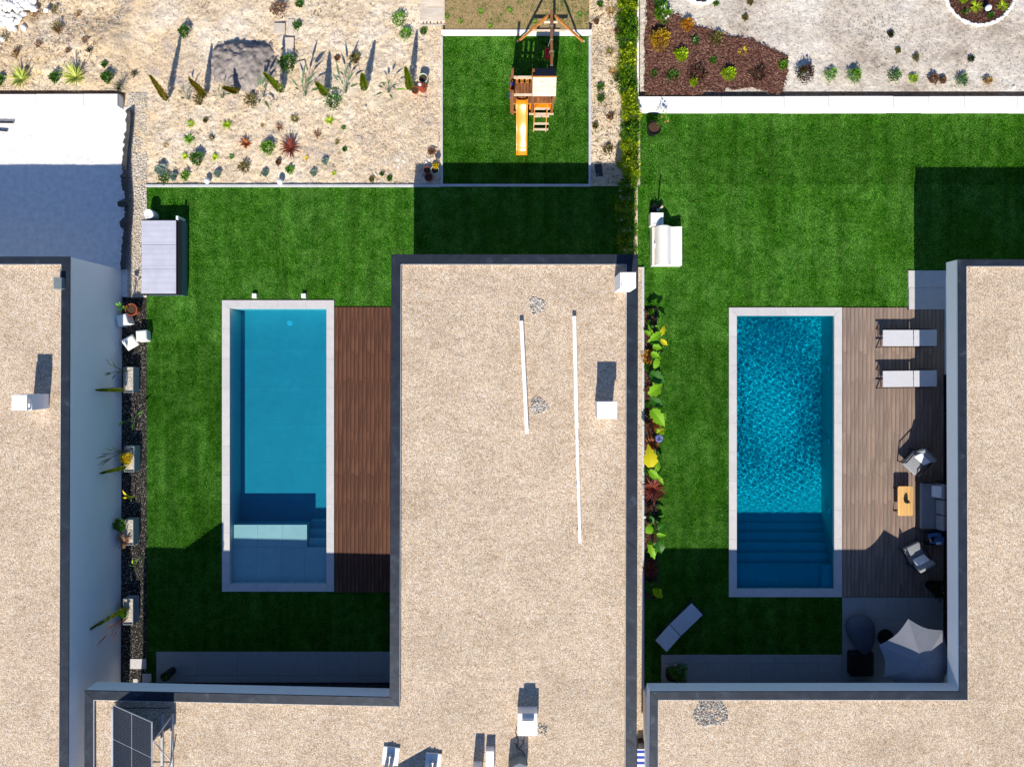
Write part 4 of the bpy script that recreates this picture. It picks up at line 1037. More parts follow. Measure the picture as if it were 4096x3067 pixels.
# long leaved strelitzias
def strel(u, v, tips, label, mat='strel', z=.02, w=.085, stem=True):
    cnt[0] += 1; rg = random.Random(cnt[0]); p = W(u, v, z); t = thing('strelitzia', label, 'plant', p)
    for (tu, tv, tz, *lm) in tips:
        q = W(tu, tv, tz) - p; q.z = tz
        mid = Vector((q.x * .45, q.y * .45, tz * .8)); st = [(0, 0, 0), Vector((q.x * .2, q.y * .2, tz * .5)), mid]
        b = MB(); b.leaf(mid, q, w * rg.uniform(.8, 1.2) * (lm[1] if len(lm) > 1 else 1), .08, 6, .3, rg=rg)
        lf = b.build('leaf', L[lm[0] if lm else mat], t, (0, 0, 0))
        MB().tube(st, .009, 5, .006).build('leaf_stalk', L['rust' if mat == 'strel' and False else mat], lf)
    return t
strel(1222, 386, [(1165, 312, .8), (1270, 285, 1.0), (1226, 250, 1.1), (1300, 352, .7), (1180, 350, .8), (1258, 320, .9), (1250, 300, 1.1), (1216, 300, .9)], 'strelitzia with long grey green leaves below the ivy clump')
strel(1384, 374, [(1345, 245, 1.0), (1330, 290, .9), (1398, 250, 1.1), (1420, 286, .9), (1325, 352, .7), (1300, 358, .6), (1405, 330, .8), (1370, 320, .9), (1440, 335, .6)], 'strelitzia with long upright leaves left of the upright conifer')
strel(1056, 388, [(1030, 310, .8), (1045, 296, .8), (1036, 420, .4), (1082, 440, .4), (1075, 330, .7), (1070, 300, .9)], 'strelitzia right of the sand heap with drooping tips')
strel(1555, 372, [(1510, 345, .7), (1530, 330, .7), (1500, 385, .5), (1573, 400, .4), (1635, 360, .6, 'bright'), (1560, 320, .8), (1596, 335, .7)], 'strelitzia left of the stacked pots with one bright leaf')
strel(757, 400, [(712, 360, .7), (735, 335, .7), (762, 365, .6), (770, 345, .7), (725, 395, .4)], 'small strelitzia between the first two leaning conifers', w=.06)
strel(893, 393, [(845, 360, .7), (872, 350, .6), (905, 350, .8), (935, 375, .5), (880, 340, .7), (845, 385, .5)], 'thin strelitzia beside the short leaning conifer', w=.05)
# right garden plants, on the raised sand
zg = .46
for a in (('bush', 2645, 68, 34, 'bright', 'hydrangea with pale yellow blooms at the top of mulch bed', ('wflower', 7, .07)), ('bush', 2640, 22, 26, 'green', 'dark green shrub behind the pale hydrangea', None),
          ('bush', 2745, 106, 24, 'orange', 'orange and yellow leaved shrub on the mulch edge', None), ('bush', 2631, 172, 40, 'gold', 'largest golden brown shrub on the mulch bed', None),
          ('bush', 2778, 166, 14, 'green', 'small dark green plant with white flowers on mulch', ('wflower', 3, .035)), ('bush', 2720, 226, 25, 'lime', 'round lime cushion, left of the two on mulch', None),
          ('loose', 2862, 160, 28, 'olive', 'faint olive twiggy plant on upper mulch edge', None), ('tuft', 2970, 208, 21, 'yellow', 'bright yellow leaved plant on the mulch bed', None),
          ('loose', 2850, 246, 15, 'green', 'small green plant in the middle of mulch bed', None), ('bush', 2909, 304, 26, 'lime', 'round lime cushion, right of the two on mulch', None),
          ('loose', 3129, 264, 19, 'bright', 'green plant at the right tip of mulch bed', None), ('loose', 2688, 309, 24, 'green', 'loose green plant at lower left of mulch bed', None),
          ('loose', 2612, 300, 15, 'green', 'little green plant at the lower left mulch corner', None), ('loose', 2785, 305, 36, 'purple', 'brown purple heather on the mulch, left one', None),
          ('bush', 2771, 333, 15, 'lime', 'small lime plant in front of the left heather', None), ('loose', 3029, 306, 32, 'purple', 'dull purple heather near the lower right of mulch', None),
          ('bush', 3210, 306, 36, 'purple', 'wide purple heather on the pale sand beside mulch', None), ('bush', 3208, 286, 13, 'bright', 'small green plant behind the wide sand heather', None),
          ('loose', 3317, 303, 25, 'bright', 'leafy green plant second in the sand row', None), ('bush', 3408, 310, 27, 'bright', 'rounded bright green bush in the sand row', None),
          ('loose', 3572, 309, 26, 'green', 'grey green spiky plant in middle of sand row', None), ('loose', 3648, 318, 19, 'lime', 'yellow green plant on a dark stained patch', None),
          ('bush', 3725, 322, 19, 'brown', 'larger brown tuft of the pair on the sand', None), ('bush', 3764, 324, 14, 'brown', 'smaller brown tuft of the pair on the sand', None),
          ('loose', 3838, 326, 27, 'green', 'dark green star shaped plant at the row end', None), ('loose', 3946, 327, 17, 'tan', 'faint dead plant right of the sand row', None),
          ('tuft', 3901, 30, 28, 'lime', 'spiky yellow green clump left of the lamp in round bed', None), ('tuft', 4006, 28, 28, 'lime', 'spiky yellow green clump right of the lamp in round bed', None),
          ('bush', 3957, 66, 12, 'green', 'small green plant below the lamp in round bed', None), ('loose', 3858, 52, 13, 'green', 'pink flowered plant near the round bed edge', ('pink', 5, .03)),
          ('bush', 3845, 3, 17, 'lime', 'lime cushion at the top left of round bed', None), ('loose', 2863, 18, 10, 'green', 'little green weed beside the upper stone ring', None),
          ('loose', 3000, 12, 12, 'olive', 'small weed near the top edge on pale sand', None), ('loose', 2979, 74, 12, 'olive', 'olive weed on the pale sand above mulch', None),
          ('loose', 3560, 140, 13, 'dark', 'small dark weed in the middle of pale sand', None), ('loose', 3660, 235, 14, 'olive', 'olive weed scrap above the middle sand row', None),
          ('loose', 3880, 240, 13, 'dark', 'dark weed scrap above the star shaped plant', None), ('loose', 3590, 205, 11, 'olive', 'faint weed scrap upper middle of pale sand', None)):
    k, u, v, r, m, lab, fl = a
    plant(k, u, v, r, m, lab, {'tuft': 'leafy_clump', 'bush': 'shrub', 'loose': 'low_plant'}[k], z=zg, flower=fl)
# weeds on the side soil right of the playground
for (u, v, r, m, lab) in ((2445, 50, 26, 'tan', 'straw grass clump left of the hedge, highest'), (2440, 210, 24, 'olive', 'olive grass clump left of hedge beside the curb'), (2450, 290, 24, 'tan', 'straw grass clump left of the mid hedge'),
        (2402, 352, 16, 'green', 'green tuft on side soil, upper of the pair'), (2403, 398, 17, 'green', 'green tuft on side soil, lower of the pair'), (2470, 130, 16, 'brown', 'brown weed against the upper hedge'),
        (2468, 315, 18, 'green', 'green weed against the middle hedge'), (2430, 600, 20, 'olive', 'olive weed near the shaded board'), (2380, 505, 12, 'olive', 'small weed near the lower play curb'),
        (2400, 20, 12, 'green', 'green weed at the top edge beside dry lawn'), (2440, 470, 14, 'brown', 'reddish weed on the side soil'), (2385, 90, 10, 'brown', 'small rusty weed by the curb corner'), (2480, 660, 13, 'green', 'weed under the lower hedge in shade line')):
    plant('grass' if 'grass' in lab else 'loose', u, v, r, m, lab, 'weed')
# conifers etc. of the planted strip next to the tall wall, in planters
def planter(u0, v0, u1, v1, label):
    z1 = .45; x0, y0, x1, y1 = rect(u0, v0, u1, v1, z1); cx, cy = (x0 + x1) / 2, (y0 + y1) / 2; w, d = (x1 - x0) / 2, (y1 - y0) / 2
    t = thing('planter_box', label, 'planter', (cx, cy, 0), 0, 'grey planter boxes along the blank wall')
    for q in ((-w, -d, -w + .02, d), (w - .02, -d, w, d), (-w + .02, -d, w - .02, -d + .02), (-w + .02, d - .02, w - .02, d)):
        MB().box(q[0], q[1], .006, q[2], q[3], z1).build('side_panel', M['zinc'], t)
    MB().box(-w + .021, -d + .021, .1, w - .021, d - .021, z1 - .05).build('pebble_fill', M['gravel_white'], t)
planter(493, 1468, 533, 1570, 'highest grey planter box, with a dark flax and side conifer')
planter(496, 1785, 537, 1887, 'second planter box from the top, with yellow leaves')
planter(495, 2078, 533, 2180, 'third planter box, with brown flax below green leaves')
planter(492, 2394, 532, 2498, 'lowest grey planter box, with long leaning conifer')
def wallcon(u, v, tu, tv, h, label, g='conifer_green'):
    cnt[0] += 1; rg = random.Random(cnt[0]); p = W(u, v, .4); q = W(tu, tv, h); t = thing('conifer', label, 'tree', p)
    spindle_mesh(rg, h - .4, .085, 900, .05, (q.x - p.x, q.y - p.y)).build('foliage', L[g], t)
    MB().tube([(0, 0, 0), ((q.x - p.x) * .5, (q.y - p.y) * .5, (h - .4) * .5)], .01, 5).build('trunk', M['bark_trunk'], t)
wallcon(502, 1558, 385, 1560, 1.85, 'slim conifer leaning over the highest planter box')
wallcon(510, 1866, 400, 1893, 1.6, 'thin sparse conifer in the second planter box')
wallcon(513, 2425, 360, 2516, 2.0, 'long slim conifer leaning from the lowest planter box')
strel(505, 1483, [(442, 1497, 1.2), (447, 1435, 1.0), (444, 1504, 1.0), (470, 1437, .9), (476, 1450, .9), (548, 1482, .7), (470, 1519, .8)], 'dark flax fanning out of the highest planter box', 'dark', .4, .045)
strel(515, 1800, [(407, 1828, 1.3), (412, 1858, 1.2), (430, 1857, 1.1), (443, 1787, 1.1), (470, 1782, .9), (425, 1812, 1.1), (480, 1800, .9)], 'dark flax fanning out of the second planter box', 'dark', .4, .04)
plant('bush', 515, 1832, 22, 'yellow', 'yellow leaved shrub in the second planter box', z=.4)
plant('bush', 490, 2095, 24, 'green', 'green leafy shrub in the third planter box', z=.4)
plant('flax', 500, 2160, 34, 'brown', 'brown flax in the third planter box', 'flax_plant', z=.4, n=50)
strel(512, 2468, [(410, 2567, 1.2), (452, 2490, .9), (474, 2552, .9), (465, 2530, 1.0), (450, 2500, 1.1)], 'brown flax hanging from the lowest planter box', 'rust', .4, .035)
plant('bush', 500, 2447, 17, 'bright', 'bright green leaves in the lowest planter box', z=.4)
strel(550, 1668, [(467, 1704, .9), (532, 1722, .6), (512, 1680, .8), (580, 1640, .5)], 'young strelitzia between first and second planter boxes', 'green', .01, .08)
strel(540, 1985, [(491, 1960, .7, 'yellow'), (492, 1989, .6, 'yellow'), (527, 2004, .5, 'lime')], 'yellow leaved seedling between second and third planter boxes', 'lime', .01, .08)
strel(550, 2256, [(530, 2237, .5, 'lime'), (565, 2225, .6), (545, 2290, .4), (520, 2260, .5)], 'green seedling between third and lowest planter boxes', 'green', .01, .06)

# long bed beside the central house
def bedbox():
    t = thing('planting_bed', 'long mulched bed edged with thin steel beside the right lawn', 'planting bed')
    x0, y0, x1, y1 = rect(2578, 1230, 2626, 2392, .03)
    MB().box(x0, y0, -.02, x1, y1, .02).build('mulch_fill', M['mulch_bed'], t)
    for q in ((x1, y0, x1 + .008, y1), (x0, y1, x1, y1 + .008), (x0, y0 - .008, x1, y0)): MB().box(q[0], q[1], -.02, q[2], q[3], .06).build('edging_strip', M['frame'], t)
    return (x0, y0, x1, y1)
BB = bedbox()
def bigleaf(label, base, leaves, z=.03):
    p = W(*base, z); t = thing('banana_plant', label, 'plant', p, 0, 'banana plants in the long bed'); cnt[0] += 1; rg = random.Random(cnt[0])
    for (u0, v0, u1, v1, w, hz, m) in leaves:
        a = W(2550 + u0 / 3.523, 1230 + v0 / 3.523, hz) - p; c2 = W(2550 + u1 / 3.523, 1230 + v1 / 3.523, hz - .05) - p
        b = MB(); b.leaf(a, c2 + (c2 - a) * .08, w / 3.523 * K * 1.12, .12, 17, .25, cut=.34, rg=rg, blunt=.75)
        lf = b.build('leaf', L[m], t); d = (c2 - a)
        for q in range(2):
            e = MB(); ang = rg.uniform(0, 6.28); ll = rg.uniform(.12, .26); st = Vector((rg.uniform(-.14, .1), (a.y + c2.y) / 2 + rg.uniform(-.2, .2), rg.uniform(.3, .7)))
            e.leaf(st, st + Vector((math.cos(ang) * ll * .7, math.sin(ang) * ll, rg.uniform(-.05, .15))), rg.uniform(.05, .11), .12, 8, .25, cut=.25, rg=rg, blunt=.7)
            e.build('leaf', L[rg.choice(('banana', 'banana_dark', 'green'))], t)
        MB().tube([Vector((rg.uniform(-.02, .02), rg.uniform(-.02, .02), 0)), a * .5 + Vector((0, 0, .1)), a + Vector((0, 0, .0))], .014, 5, .008).build('leaf_stalk', L['banana'], lf)
bigleaf('banana plant with yellow tipped leaf, highest in the long bed', (2606, 1352), [(200, 350, 150, 242, 50, .9, 'banana'), (185, 385, 98, 330, 62, .8, 'banana'), (190, 445, 338, 352, 105, 1.2, 'banana'), (325, 395, 378, 256, 66, 1.0, 'banana_yellow'), (325, 455, 418, 530, 62, 1.0, 'banana_yellow'), (215, 545, 335, 575, 95, 1.0, 'banana'), (215, 470, 335, 505, 110, .9, 'banana_dark'), (215, 430, 143, 488, 40, .8, 'banana')])
bigleaf('ragged banana plant just below the highest one', (2614, 1438), [(190, 640, 310, 700, 80, 1.0, 'banana'), (280, 715, 236, 885, 85, 1.0, 'banana'), (200, 700, 260, 780, 50, .8, 'banana_dark')])
bigleaf('dark broad leaved banana plant in upper long bed', (2622, 1512), [(175, 920, 375, 1060, 150, 1.0, 'banana_dark'), (190, 940, 230, 1080, 60, .9, 'banana'), (260, 1090, 385, 1010, 80, .9, 'banana_dark')])
bigleaf('banana plant with one broad glossy upright leaf', (2614, 1590), [(160, 1228, 345, 1085, 135, 1.2, 'banana'), (175, 1280, 360, 1390, 120, 1.0, 'banana_dark'), (190, 1330, 330, 1440, 60, .9, 'banana')])
bigleaf('banana plant with split striped leaf beside the rusty flax', (2620, 1655), [(195, 1435, 370, 1660, 165, 1.1, 'banana'), (330, 1620, 400, 1480, 60, .9, 'banana')])
S7 = lambda x, y: ((2400 + x / 1.657 - 2550) * 3.523, (1400 + y / 1.657 - 1230) * 3.523)
def c4(x0, y0, x1, y1, w, hz, m): a, b_ = S7(x0, y0), S7(x1, y1); return (*a, *b_, w / 1.657 * 3.523, hz, m)
bigleaf('banana plant with bright yellow leaf in middle of long bed', (2600, 1830), [c4(335, 775, 320, 632, 82, 1.2, 'banana_yellow'), c4(325, 795, 385, 850, 50, .9, 'banana'), c4(370, 800, 392, 742, 34, .9, 'banana'), c4(380, 830, 418, 885, 26, .8, 'banana')])
bigleaf('low banana plant beside the small white block in lower bed', (2610, 2112), [c4(320, 1215, 330, 1150, 55, .8, 'banana'), c4(385, 1190, 440, 1155, 40, .8, 'banana_dark'), c4(375, 1220, 435, 1228, 26, .8, 'banana'), c4(330, 1100, 355, 1150, 30, .6, 'banana_dark')])
bigleaf('dark banana plant at the sunlit end of long bed', (2610, 2185), [c4(325, 1290, 360, 1378, 48, .8, 'banana'), c4(385, 1270, 405, 1340, 60, .8, 'banana_dark'), c4(340, 1265, 318, 1300, 30, .7, 'banana'), c4(350, 1290, 395, 1300, 40, .8, 'banana_dark')])
bp = .04
plant('flax', 2611, 1686, 50, 'rust', 'rusty orange flax beside the agapanthus ball', 'flax_plant', z=bp, n=44)
plant('flax', 2605, 1776, 34, 'rust', 'small rusty flax below the agapanthus ball', 'flax_plant', z=bp, n=34)
plant('flax', 2611, 1952, 52, 'red', 'dark red flax in middle of the long bed', 'flax_plant', z=bp, n=90)
plant('loose', 2589, 1426, 26, 'orange', 'orange leaved shrub under the ragged banana leaves', z=bp)
plant('loose', 2604, 1250, 14, 'bright', 'small green plant in the top corner of long bed', z=bp)
plant('loose', 2596, 1292, 12, 'green', 'tiny dark green plant below the top bed corner', z=bp)
plant('loose', 2600, 2270, 30, 'red', 'reddish shrub in shade at lower end of long bed', z=bp)
plant('bush', 2603, 2345, 24, 'green', 'dark green shrub in shade at bottom of long bed', z=bp)
plant('bush', 2620, 2353, 15, 'lime', 'glowing lime plant catching sun at the bed bottom', z=bp, h=.9)
plant('loose', 2600, 2065, 20, 'dark', 'dark leafy plant above the low banana', z=bp)
plant('tuft', 2640, 1722, 20, 'lime', 'lime strap leaves behind the agapanthus ball', 'leafy_clump', z=bp)
for (u, v, rr_, m, lab) in ((2588, 1320, 14, 'dark', 'dark leafy plant between the two top bed seedlings'), (2592, 1470, 16, 'green', 'green undergrowth below the orange leaved shrub'), (2590, 1560, 15, 'brown', 'brown leafy plant behind the glossy banana'),
        (2594, 1620, 14, 'green', 'green undergrowth left of the split banana leaf'), (2590, 1880, 16, 'green', 'green undergrowth below the yellow banana leaf'), (2614, 1900, 14, 'dark', 'dark plant above the dark red flax'),
        (2596, 2030, 15, 'brown', 'brown dry plant below the dark red flax'), (2595, 2215, 15, 'dark', 'dark plant at the shade line of long bed'), (2600, 2310, 16, 'dark', 'dark plant between the reddish and green shade shrubs')):
    plant('loose', u, v, rr_, m, lab, 'low_plant', z=bp)
t = thing('agapanthus', 'single pale blue agapanthus ball over the long bed', 'flower', W(2617, 1745, .03))
fb = MB(); rg = random.Random(9); 
for k in range(150):
    a = rg.uniform(0, 6.28); ph = math.acos(rg.uniform(-.5, 1)); d = Vector((math.cos(a) * math.sin(ph), math.sin(a) * math.sin(ph), math.cos(ph)))
    fb.leaf(d * .09, d * .155, .03, 0, 2, rg=rg); 
fb.build('flower', L['lilac'], t, (.02, .0, .8)); MB().tube([(0, 0, 0), (.02, 0, .8)], .008, 5).build('stem', L['green'], t)
x0, y0, x1, y1 = rect(2575, 2063, 2583, 2071, .1)
tag(bevel(MB().box(x0, y0, .02, x1, y1, .14).build('marker_block', M['white_wall']), .005), 'tiny white block on the block edging by the lower bed', 'block')

# ------------------------------------------------------------------ scatter
def chips(name, label, poly, n, seed, mat, z, l=(.04, .11), w=(.012, .032), cat='mulch', th=.01):
    rg = random.Random(seed); b = MB(); P = [W(x, y, z) for x, y in poly]
    x0, x1 = min(p.x for p in P), max(p.x for p in P); y0, y1 = min(p.y for p in P), max(p.y for p in P)
    def inside(x, y):
        c_ = False
        for i in range(len(P)):
            a, d = P[i], P[i - 1]
            if (a.y > y) != (d.y > y) and x < (d.x - a.x) * (y - a.y) / (d.y - a.y) + a.x: c_ = not c_
        return c_
    k = 0
    while k < n:
        x, y = rg.uniform(x0, x1), rg.uniform(y0, y1)
        if not inside(x + rg.gauss(0, .05), y + rg.gauss(0, .05)): continue
        k += 1; a = rg.gauss(-.5, .8); ll, ww = rg.uniform(*l) / 2, rg.uniform(*w) / 2; t1 = rg.uniform(-.3, .5); zz = z + rg.uniform(.0, .03)
        if z == .3: zz = .03 + wild_rise(x, y)
        ca, sa = math.cos(a), math.sin(a); i0 = len(b.v)
        for (px, py, pz) in ((-ll, -ww, 0), (ll, -ww * .6, t1 * ll), (ll * .8, ww, t1 * ll), (-ll * .9, ww * .7, 0), (0, 0, th + abs(t1) * ll * .5)):
            b.v.append((x + px * ca - py * sa, y + px * sa + py * ca, zz + pz + .004))
        b.f += [(i0, i0 + 1, i0 + 4), (i0 + 1, i0 + 2, i0 + 4), (i0 + 2, i0 + 3, i0 + 4), (i0 + 3, i0, i0 + 4)]
    o = b.build(name, mat); o['label'] = label; o['category'] = cat; o['kind'] = 'stuff'; return o
mul = [(245, -200), (360, -200), (360, 0), (470, 130), (620, 200), (780, 290), (940, 330), (1150, 400), (1390, 440), (1650, 560), (1800, 620), (1790, 800), (1730, 1020), (1600, 1010), (1400, 960), (1180, 990), (1130, 930), (1100, 1010), (880, 1000), (850, 1050), (240, 1050), (210, 950), (235, 700), (215, 450), (245, 250)]
mpoly = [(2500 + x / 2.76, y / 2.76) for x, y in mul]
b = MB(); pp = [W(x, y, .505) for x, y in mpoly][::-1]; b.prism([(p.x, p.y) for p in pp], .4, .505)
struct(b.build('mulch_bed', M['mulch_bed']))
chips('bark_mulch', 'brown bark chip mulch over the triangular bed', mpoly, 11000, 4, M['bark'], .5, (.05, .14), (.015, .045))
circ = [(3921 + 136 * math.cos(a * .2618), -42 + 136 * math.sin(a * .2618)) for a in range(24)]
b = MB(); b.prism([(W(x, y, .49).x, W(x, y, .49).y) for x, y in circ][::-1], .44, .485); struct(b.build('mulch_bed', M['mulch_bed']))
chips('bark_mulch', 'dark bark chips filling the round stone ringed bed', circ, 2600, 5, M['bark'], .485, (.03, .08), (.01, .025))
circ2 = [(2806 + 88 * math.cos(a * .2618), -80 + 88 * math.sin(a * .2618)) for a in range(24)]
b = MB(); b.prism([(W(x, y, .49).x, W(x, y, .49).y) for x, y in circ2][::-1], .44, .485); struct(b.build('mulch_bed', M['mulch_bed']))
chips('bark_mulch', 'mulch chips in the long narrow bed by the block edging', [(2578, 1232), (2625, 1232), (2625, 2390), (2578, 2390)], 3600, 6, M['bark'], .02, (.03, .09), (.01, .03))
S = M['scree']
chips('loose_stones', 'small pale stones strewn over the left garden soil', [(545, -100), (1762, -100), (1762, 735), (545, 735)], 6500, 7, S, .03, (.015, .05), (.015, .035), 'stones', .015)
chips('loose_stones', 'small stones strewn over the yellow rough ground', [(-50, -100), (500, -100), (500, 370), (-50, 370)], 3000, 8, S, .3, (.015, .055), (.015, .04), 'stones', .018)
chips('loose_stones', 'pale chippings on the strip between playground and hedge', [(2364, -60), (2490, -60), (2490, 740), (2364, 740)], 2200, 9, S, .03, (.015, .05), (.015, .035), 'stones', .015)
chips('loose_stones', 'pale chippings along the path beside the chalk yard', [(515, 372), (586, 372), (586, 1190), (515, 1190)], 2600, 10, S, .025, (.02, .05), (.015, .04), 'stones', .015)
chips('loose_stones', 'white pebbles scattered over the dark ground cover', [(485, 1190), (586, 1190), (586, 2725), (485, 2725)], 1100, 11, M['scree'], .012, (.01, .032), (.01, .024), 'stones', .012)
chips('fallen_debris', 'thin brown twigs and leaf litter over the pale sand', [(2560, -60), (4096, -60), (4096, 380), (2560, 380)], 900, 12, M['bark'], .46, (.02, .07), (.006, .02), 'litter', .006)
chips('loose_stones', 'coarse pale gravel over the lower right of left garden', [(1400, 520), (1500, 440), (1762, 380), (1762, 735), (1500, 735)], 3500, 13, S, .035, (.015, .045), (.015, .035), 'stones', .014)
chips('fallen_leaves', 'few tan dry leaves fallen on the playground lawn', [(1775, 150), (2350, 150), (2350, 640), (1775, 640)], 26, 14, L['tan'], .012, (.03, .06), (.015, .025), 'leaves', .006)
# countless tiny weeds
def tiny_weeds(label, boxes, n, mat, seed, z, rr=(.03, .09)):
    rg = random.Random(seed); b = MB(); cs = []
    for (u0, v0, u1, v1) in boxes:
        for _ in range(5): cs.append((rg.uniform(u0, u1), rg.uniform(v0, v1)))
    for k in range(n):
        if rg.random() < .6: cu, cv = rg.choice(cs); u, v = rg.gauss(cu, 45), rg.gauss(cv, 40)
        else: q = rg.choice(boxes); u, v = rg.uniform(q[0], q[2]), rg.uniform(q[1], q[3])
        if not any(q[0] < u < q[2] and q[1] < v < q[3] for q in boxes): continue
        p = W(u, v, 0); zz = z if z > .1 else .02 + (wild_rise(p.x, p.y) if u < 520 else 0); R_ = rg.uniform(*rr)
        for _ in range(rg.randint(5, 12)):
            a = rg.uniform(0, 6.28); l = R_ * rg.uniform(.4, 1.2); hh = l * rg.uniform(.2, 1.1); w = .006; i = len(b.v)
            dx, dy = math.cos(a), math.sin(a)
            b.v += [(p.x - dy * w, p.y + dx * w, zz), (p.x + dy * w, p.y - dx * w, zz), (p.x + dx * l, p.y + dy * l, zz + hh)]; b.f.append((i, i + 1, i + 2))
    o = b.build('tiny_weeds', mat); o['kind'] = 'stuff'; o['label'] = label; o['category'] = 'weeds'
tiny_weeds('tiny brown and straw weeds dotting the yellow rough ground', [(0, 0, 500, 300)], 330, L['brown'], 41, .05)
tiny_weeds('tiny olive weeds dotting the left rough ground', [(0, 0, 520, 360)], 160, L['olive'], 42, .05)
tiny_weeds('tiny olive weed specks over the left garden soil', [(600, 380, 1760, 730), (1000, 0, 1760, 350)], 420, L['olive'], 43, .05, (.02, .06))
tiny_weeds('tiny dry weed specks over the left garden soil', [(600, 0, 1760, 730)], 420, L['brown'], 44, .05, (.02, .06))
tiny_weeds('low weeds between playground curb and hedge', [(2368, 0, 2490, 740)], 260, L['olive'], 45, .05, (.04, .12))
tiny_weeds('rusty weeds between playground curb and hedge', [(2400, 0, 2490, 740)], 150, L['red'], 46, .05, (.03, .08))
tiny_weeds('dark weed specks over the pale raised sand', [(2900, 0, 4090, 380)], 330, L['dark'], 47, .48, (.015, .045))
tiny_weeds('green grass blades among the dry lawn', [(1785, 0, 2352, 116)], 420, L['green'], 48, .3, (.03, .08))
chips('fallen_leaves', 'few tan dry leaves fallen on the left garden lawn', [(600, 760), (1550, 760), (1550, 1180), (600, 1180)], 22, 51, L['tan'], .02, (.03, .07), (.012, .025), 'leaves', .006)
chips('fallen_leaves', 'few tan dry leaves fallen on the right garden lawn', [(2600, 440), (3900, 440), (3620, 1200), (2600, 1200)], 30, 52, L['tan'], .02, (.03, .07), (.012, .025), 'leaves', .006)
# dry grass
rg = random.Random(21); b = MB(); x0, y0, x1, y1 = rect(1782, -120, 2355, 118, .3)
for i in range(26000):
    x, y = rg.uniform(x0, x1), rg.uniform(y0, y1); a = rg.uniform(0, 6.28); l = rg.uniform(.02, .06); h_ = rg.uniform(.01, .045)
    b.quad((x - .004 * math.sin(a), y + .004 * math.cos(a), .3), (x + .004 * math.sin(a), y - .004 * math.cos(a), .3), (x + l * math.cos(a), y + l * math.sin(a), .3 + h_))
o = b.build('dry_grass', M['dry']); o['kind'] = 'stuff'; o['label'] = 'patchy dry straw coloured grass behind the playground wall'; o['category'] = 'grass'
for k, (u, v, r) in enumerate(((1925, 50, 18), (2040, 45, 16), (2140, 90, 15), (1845, 88, 14), (2320, 60, 15), (1960, 108, 14), (1790, 70, 13))):
    plant('grass', u, v, r, 'bright', ('green tuft near the top of the dry lawn', 'green tuft left of the swing beam shadow', 'green tuft under the A frame', 'green tuft at the left of dry lawn', 'green tuft at the right of dry lawn', 'green tuft just above the white block wall', 'green tuft on the dry lawn by the pallet')[k], 'grass_tuft', z=.3, n=30)

# turf blades
def turf_blades(label, box, holes, dens, seed, z=.0):
    import numpy as np
    rs = np.random.RandomState(seed); x0, y0, x1, y1 = rect(*box); n = int((x1 - x0) * (y1 - y0) * dens)
    x = rs.uniform(x0, x1, n); y = rs.uniform(y0, y1, n); ok = np.ones(n, bool)
    for h_ in holes:
        a = rect(*h_); ok &= ~((x > a[0] - .0) & (x < a[2] + .0) & (y > a[1] - .0) & (y < a[3] + .0))
    x, y = x[ok], y[ok]; n = len(x); a = rs.uniform(0, 6.283, n); l = rs.uniform(.006, .026, n); h_ = rs.uniform(.014, .03, n); w = rs.uniform(.005, .01, n)
    V = np.zeros((n, 3, 3)); V[:, 0, 0] = x - np.sin(a) * w; V[:, 0, 1] = y + np.cos(a) * w; V[:, 1, 0] = x + np.sin(a) * w; V[:, 1, 1] = y - np.cos(a) * w
    V[:, 2, 0] = x + np.cos(a) * l; V[:, 2, 1] = y + np.sin(a) * l; V[:, :2, 2] = z; V[:, 2, 2] = z + h_
    me = bpy.data.meshes.new('grass'); me.vertices.add(3 * n); me.vertices.foreach_set('co', V.ravel()); me.loops.add(3 * n); me.loops.foreach_set('vertex_index', np.arange(3 * n, dtype=np.int32))
    me.polygons.add(n); me.polygons.foreach_set('loop_start', np.arange(0, 3 * n, 3, dtype=np.int32)); me.update(calc_edges=True); me.validate(); me.materials.append(M['turf_blade'])
    o = bpy.data.objects.new('grass', me); COL.objects.link(o); o['kind'] = 'stuff'; o['label'] = label; o['category'] = 'grass'
turf_blades('short artificial turf pile of the left garden lawn', (587, 749, 2478, 2604), [(886, 1199, 1338, 2367), (1337, 1226, 1800, 2372), (1700, 1300, 2478, 2604)], 2700, 1)
turf_blades('short artificial turf pile of the right garden lawn', (2552, 434, 4150, 2720), [(2914, 1228, 3370, 2389), (3368, 1228, 4150, 2720), (3634, 1082, 4150, 1240), (2645, 2616, 3370, 2720), (2552, 1068, 2578, 2720), (2577, 1229, 2628, 2393)], 2700, 2)
turf_blades('short artificial turf pile of the playground lawn', (1772, 148, 2354, 734), [], 2700, 3, .004)
# ------------------------------------------------------------------ rocks
def rock_mesh(seed, s=1):
    rg = random.Random(seed); b = MB(); n = 7
    prof = [(.0, -.5), (.75, -.45), (1.0, 0), (.8, .5), (.35, .72), (0, .75)]
    b.lathe(prof, n); off = Vector((rg.random() * 9, rg.random() * 9, 0))
    b.v = [tuple(Vector(p) * (1 + .45 * noise.noise(Vector(p) * 1.1 + off)) * .5) for p in b.v]
    me = bpy.data.meshes.new('rock'); me.from_pydata(b.v, [], b.f); me.materials.append(M['stone_white']); return me
RM = [rock_mesh(i) for i in range(6)]
def rock(label, p, s, rg, group=None, parent=None, name='rock', cat='rock'):
    o = bpy.data.objects.new(name, rg.choice(RM)); COL.objects.link(o); o.location = p
    o.scale = (s * rg.uniform(.8, 1.4), s * rg.uniform(.8, 1.2), s * rg.uniform(.6, .9)); o.rotation_euler = (rg.uniform(-.5, .5), rg.uniform(-.5, .5), rg.uniform(0, 6.28))
    if parent: o.parent = parent
    else: tag(o, label, cat, group)
    return o
rg = random.Random(31)
pts = []
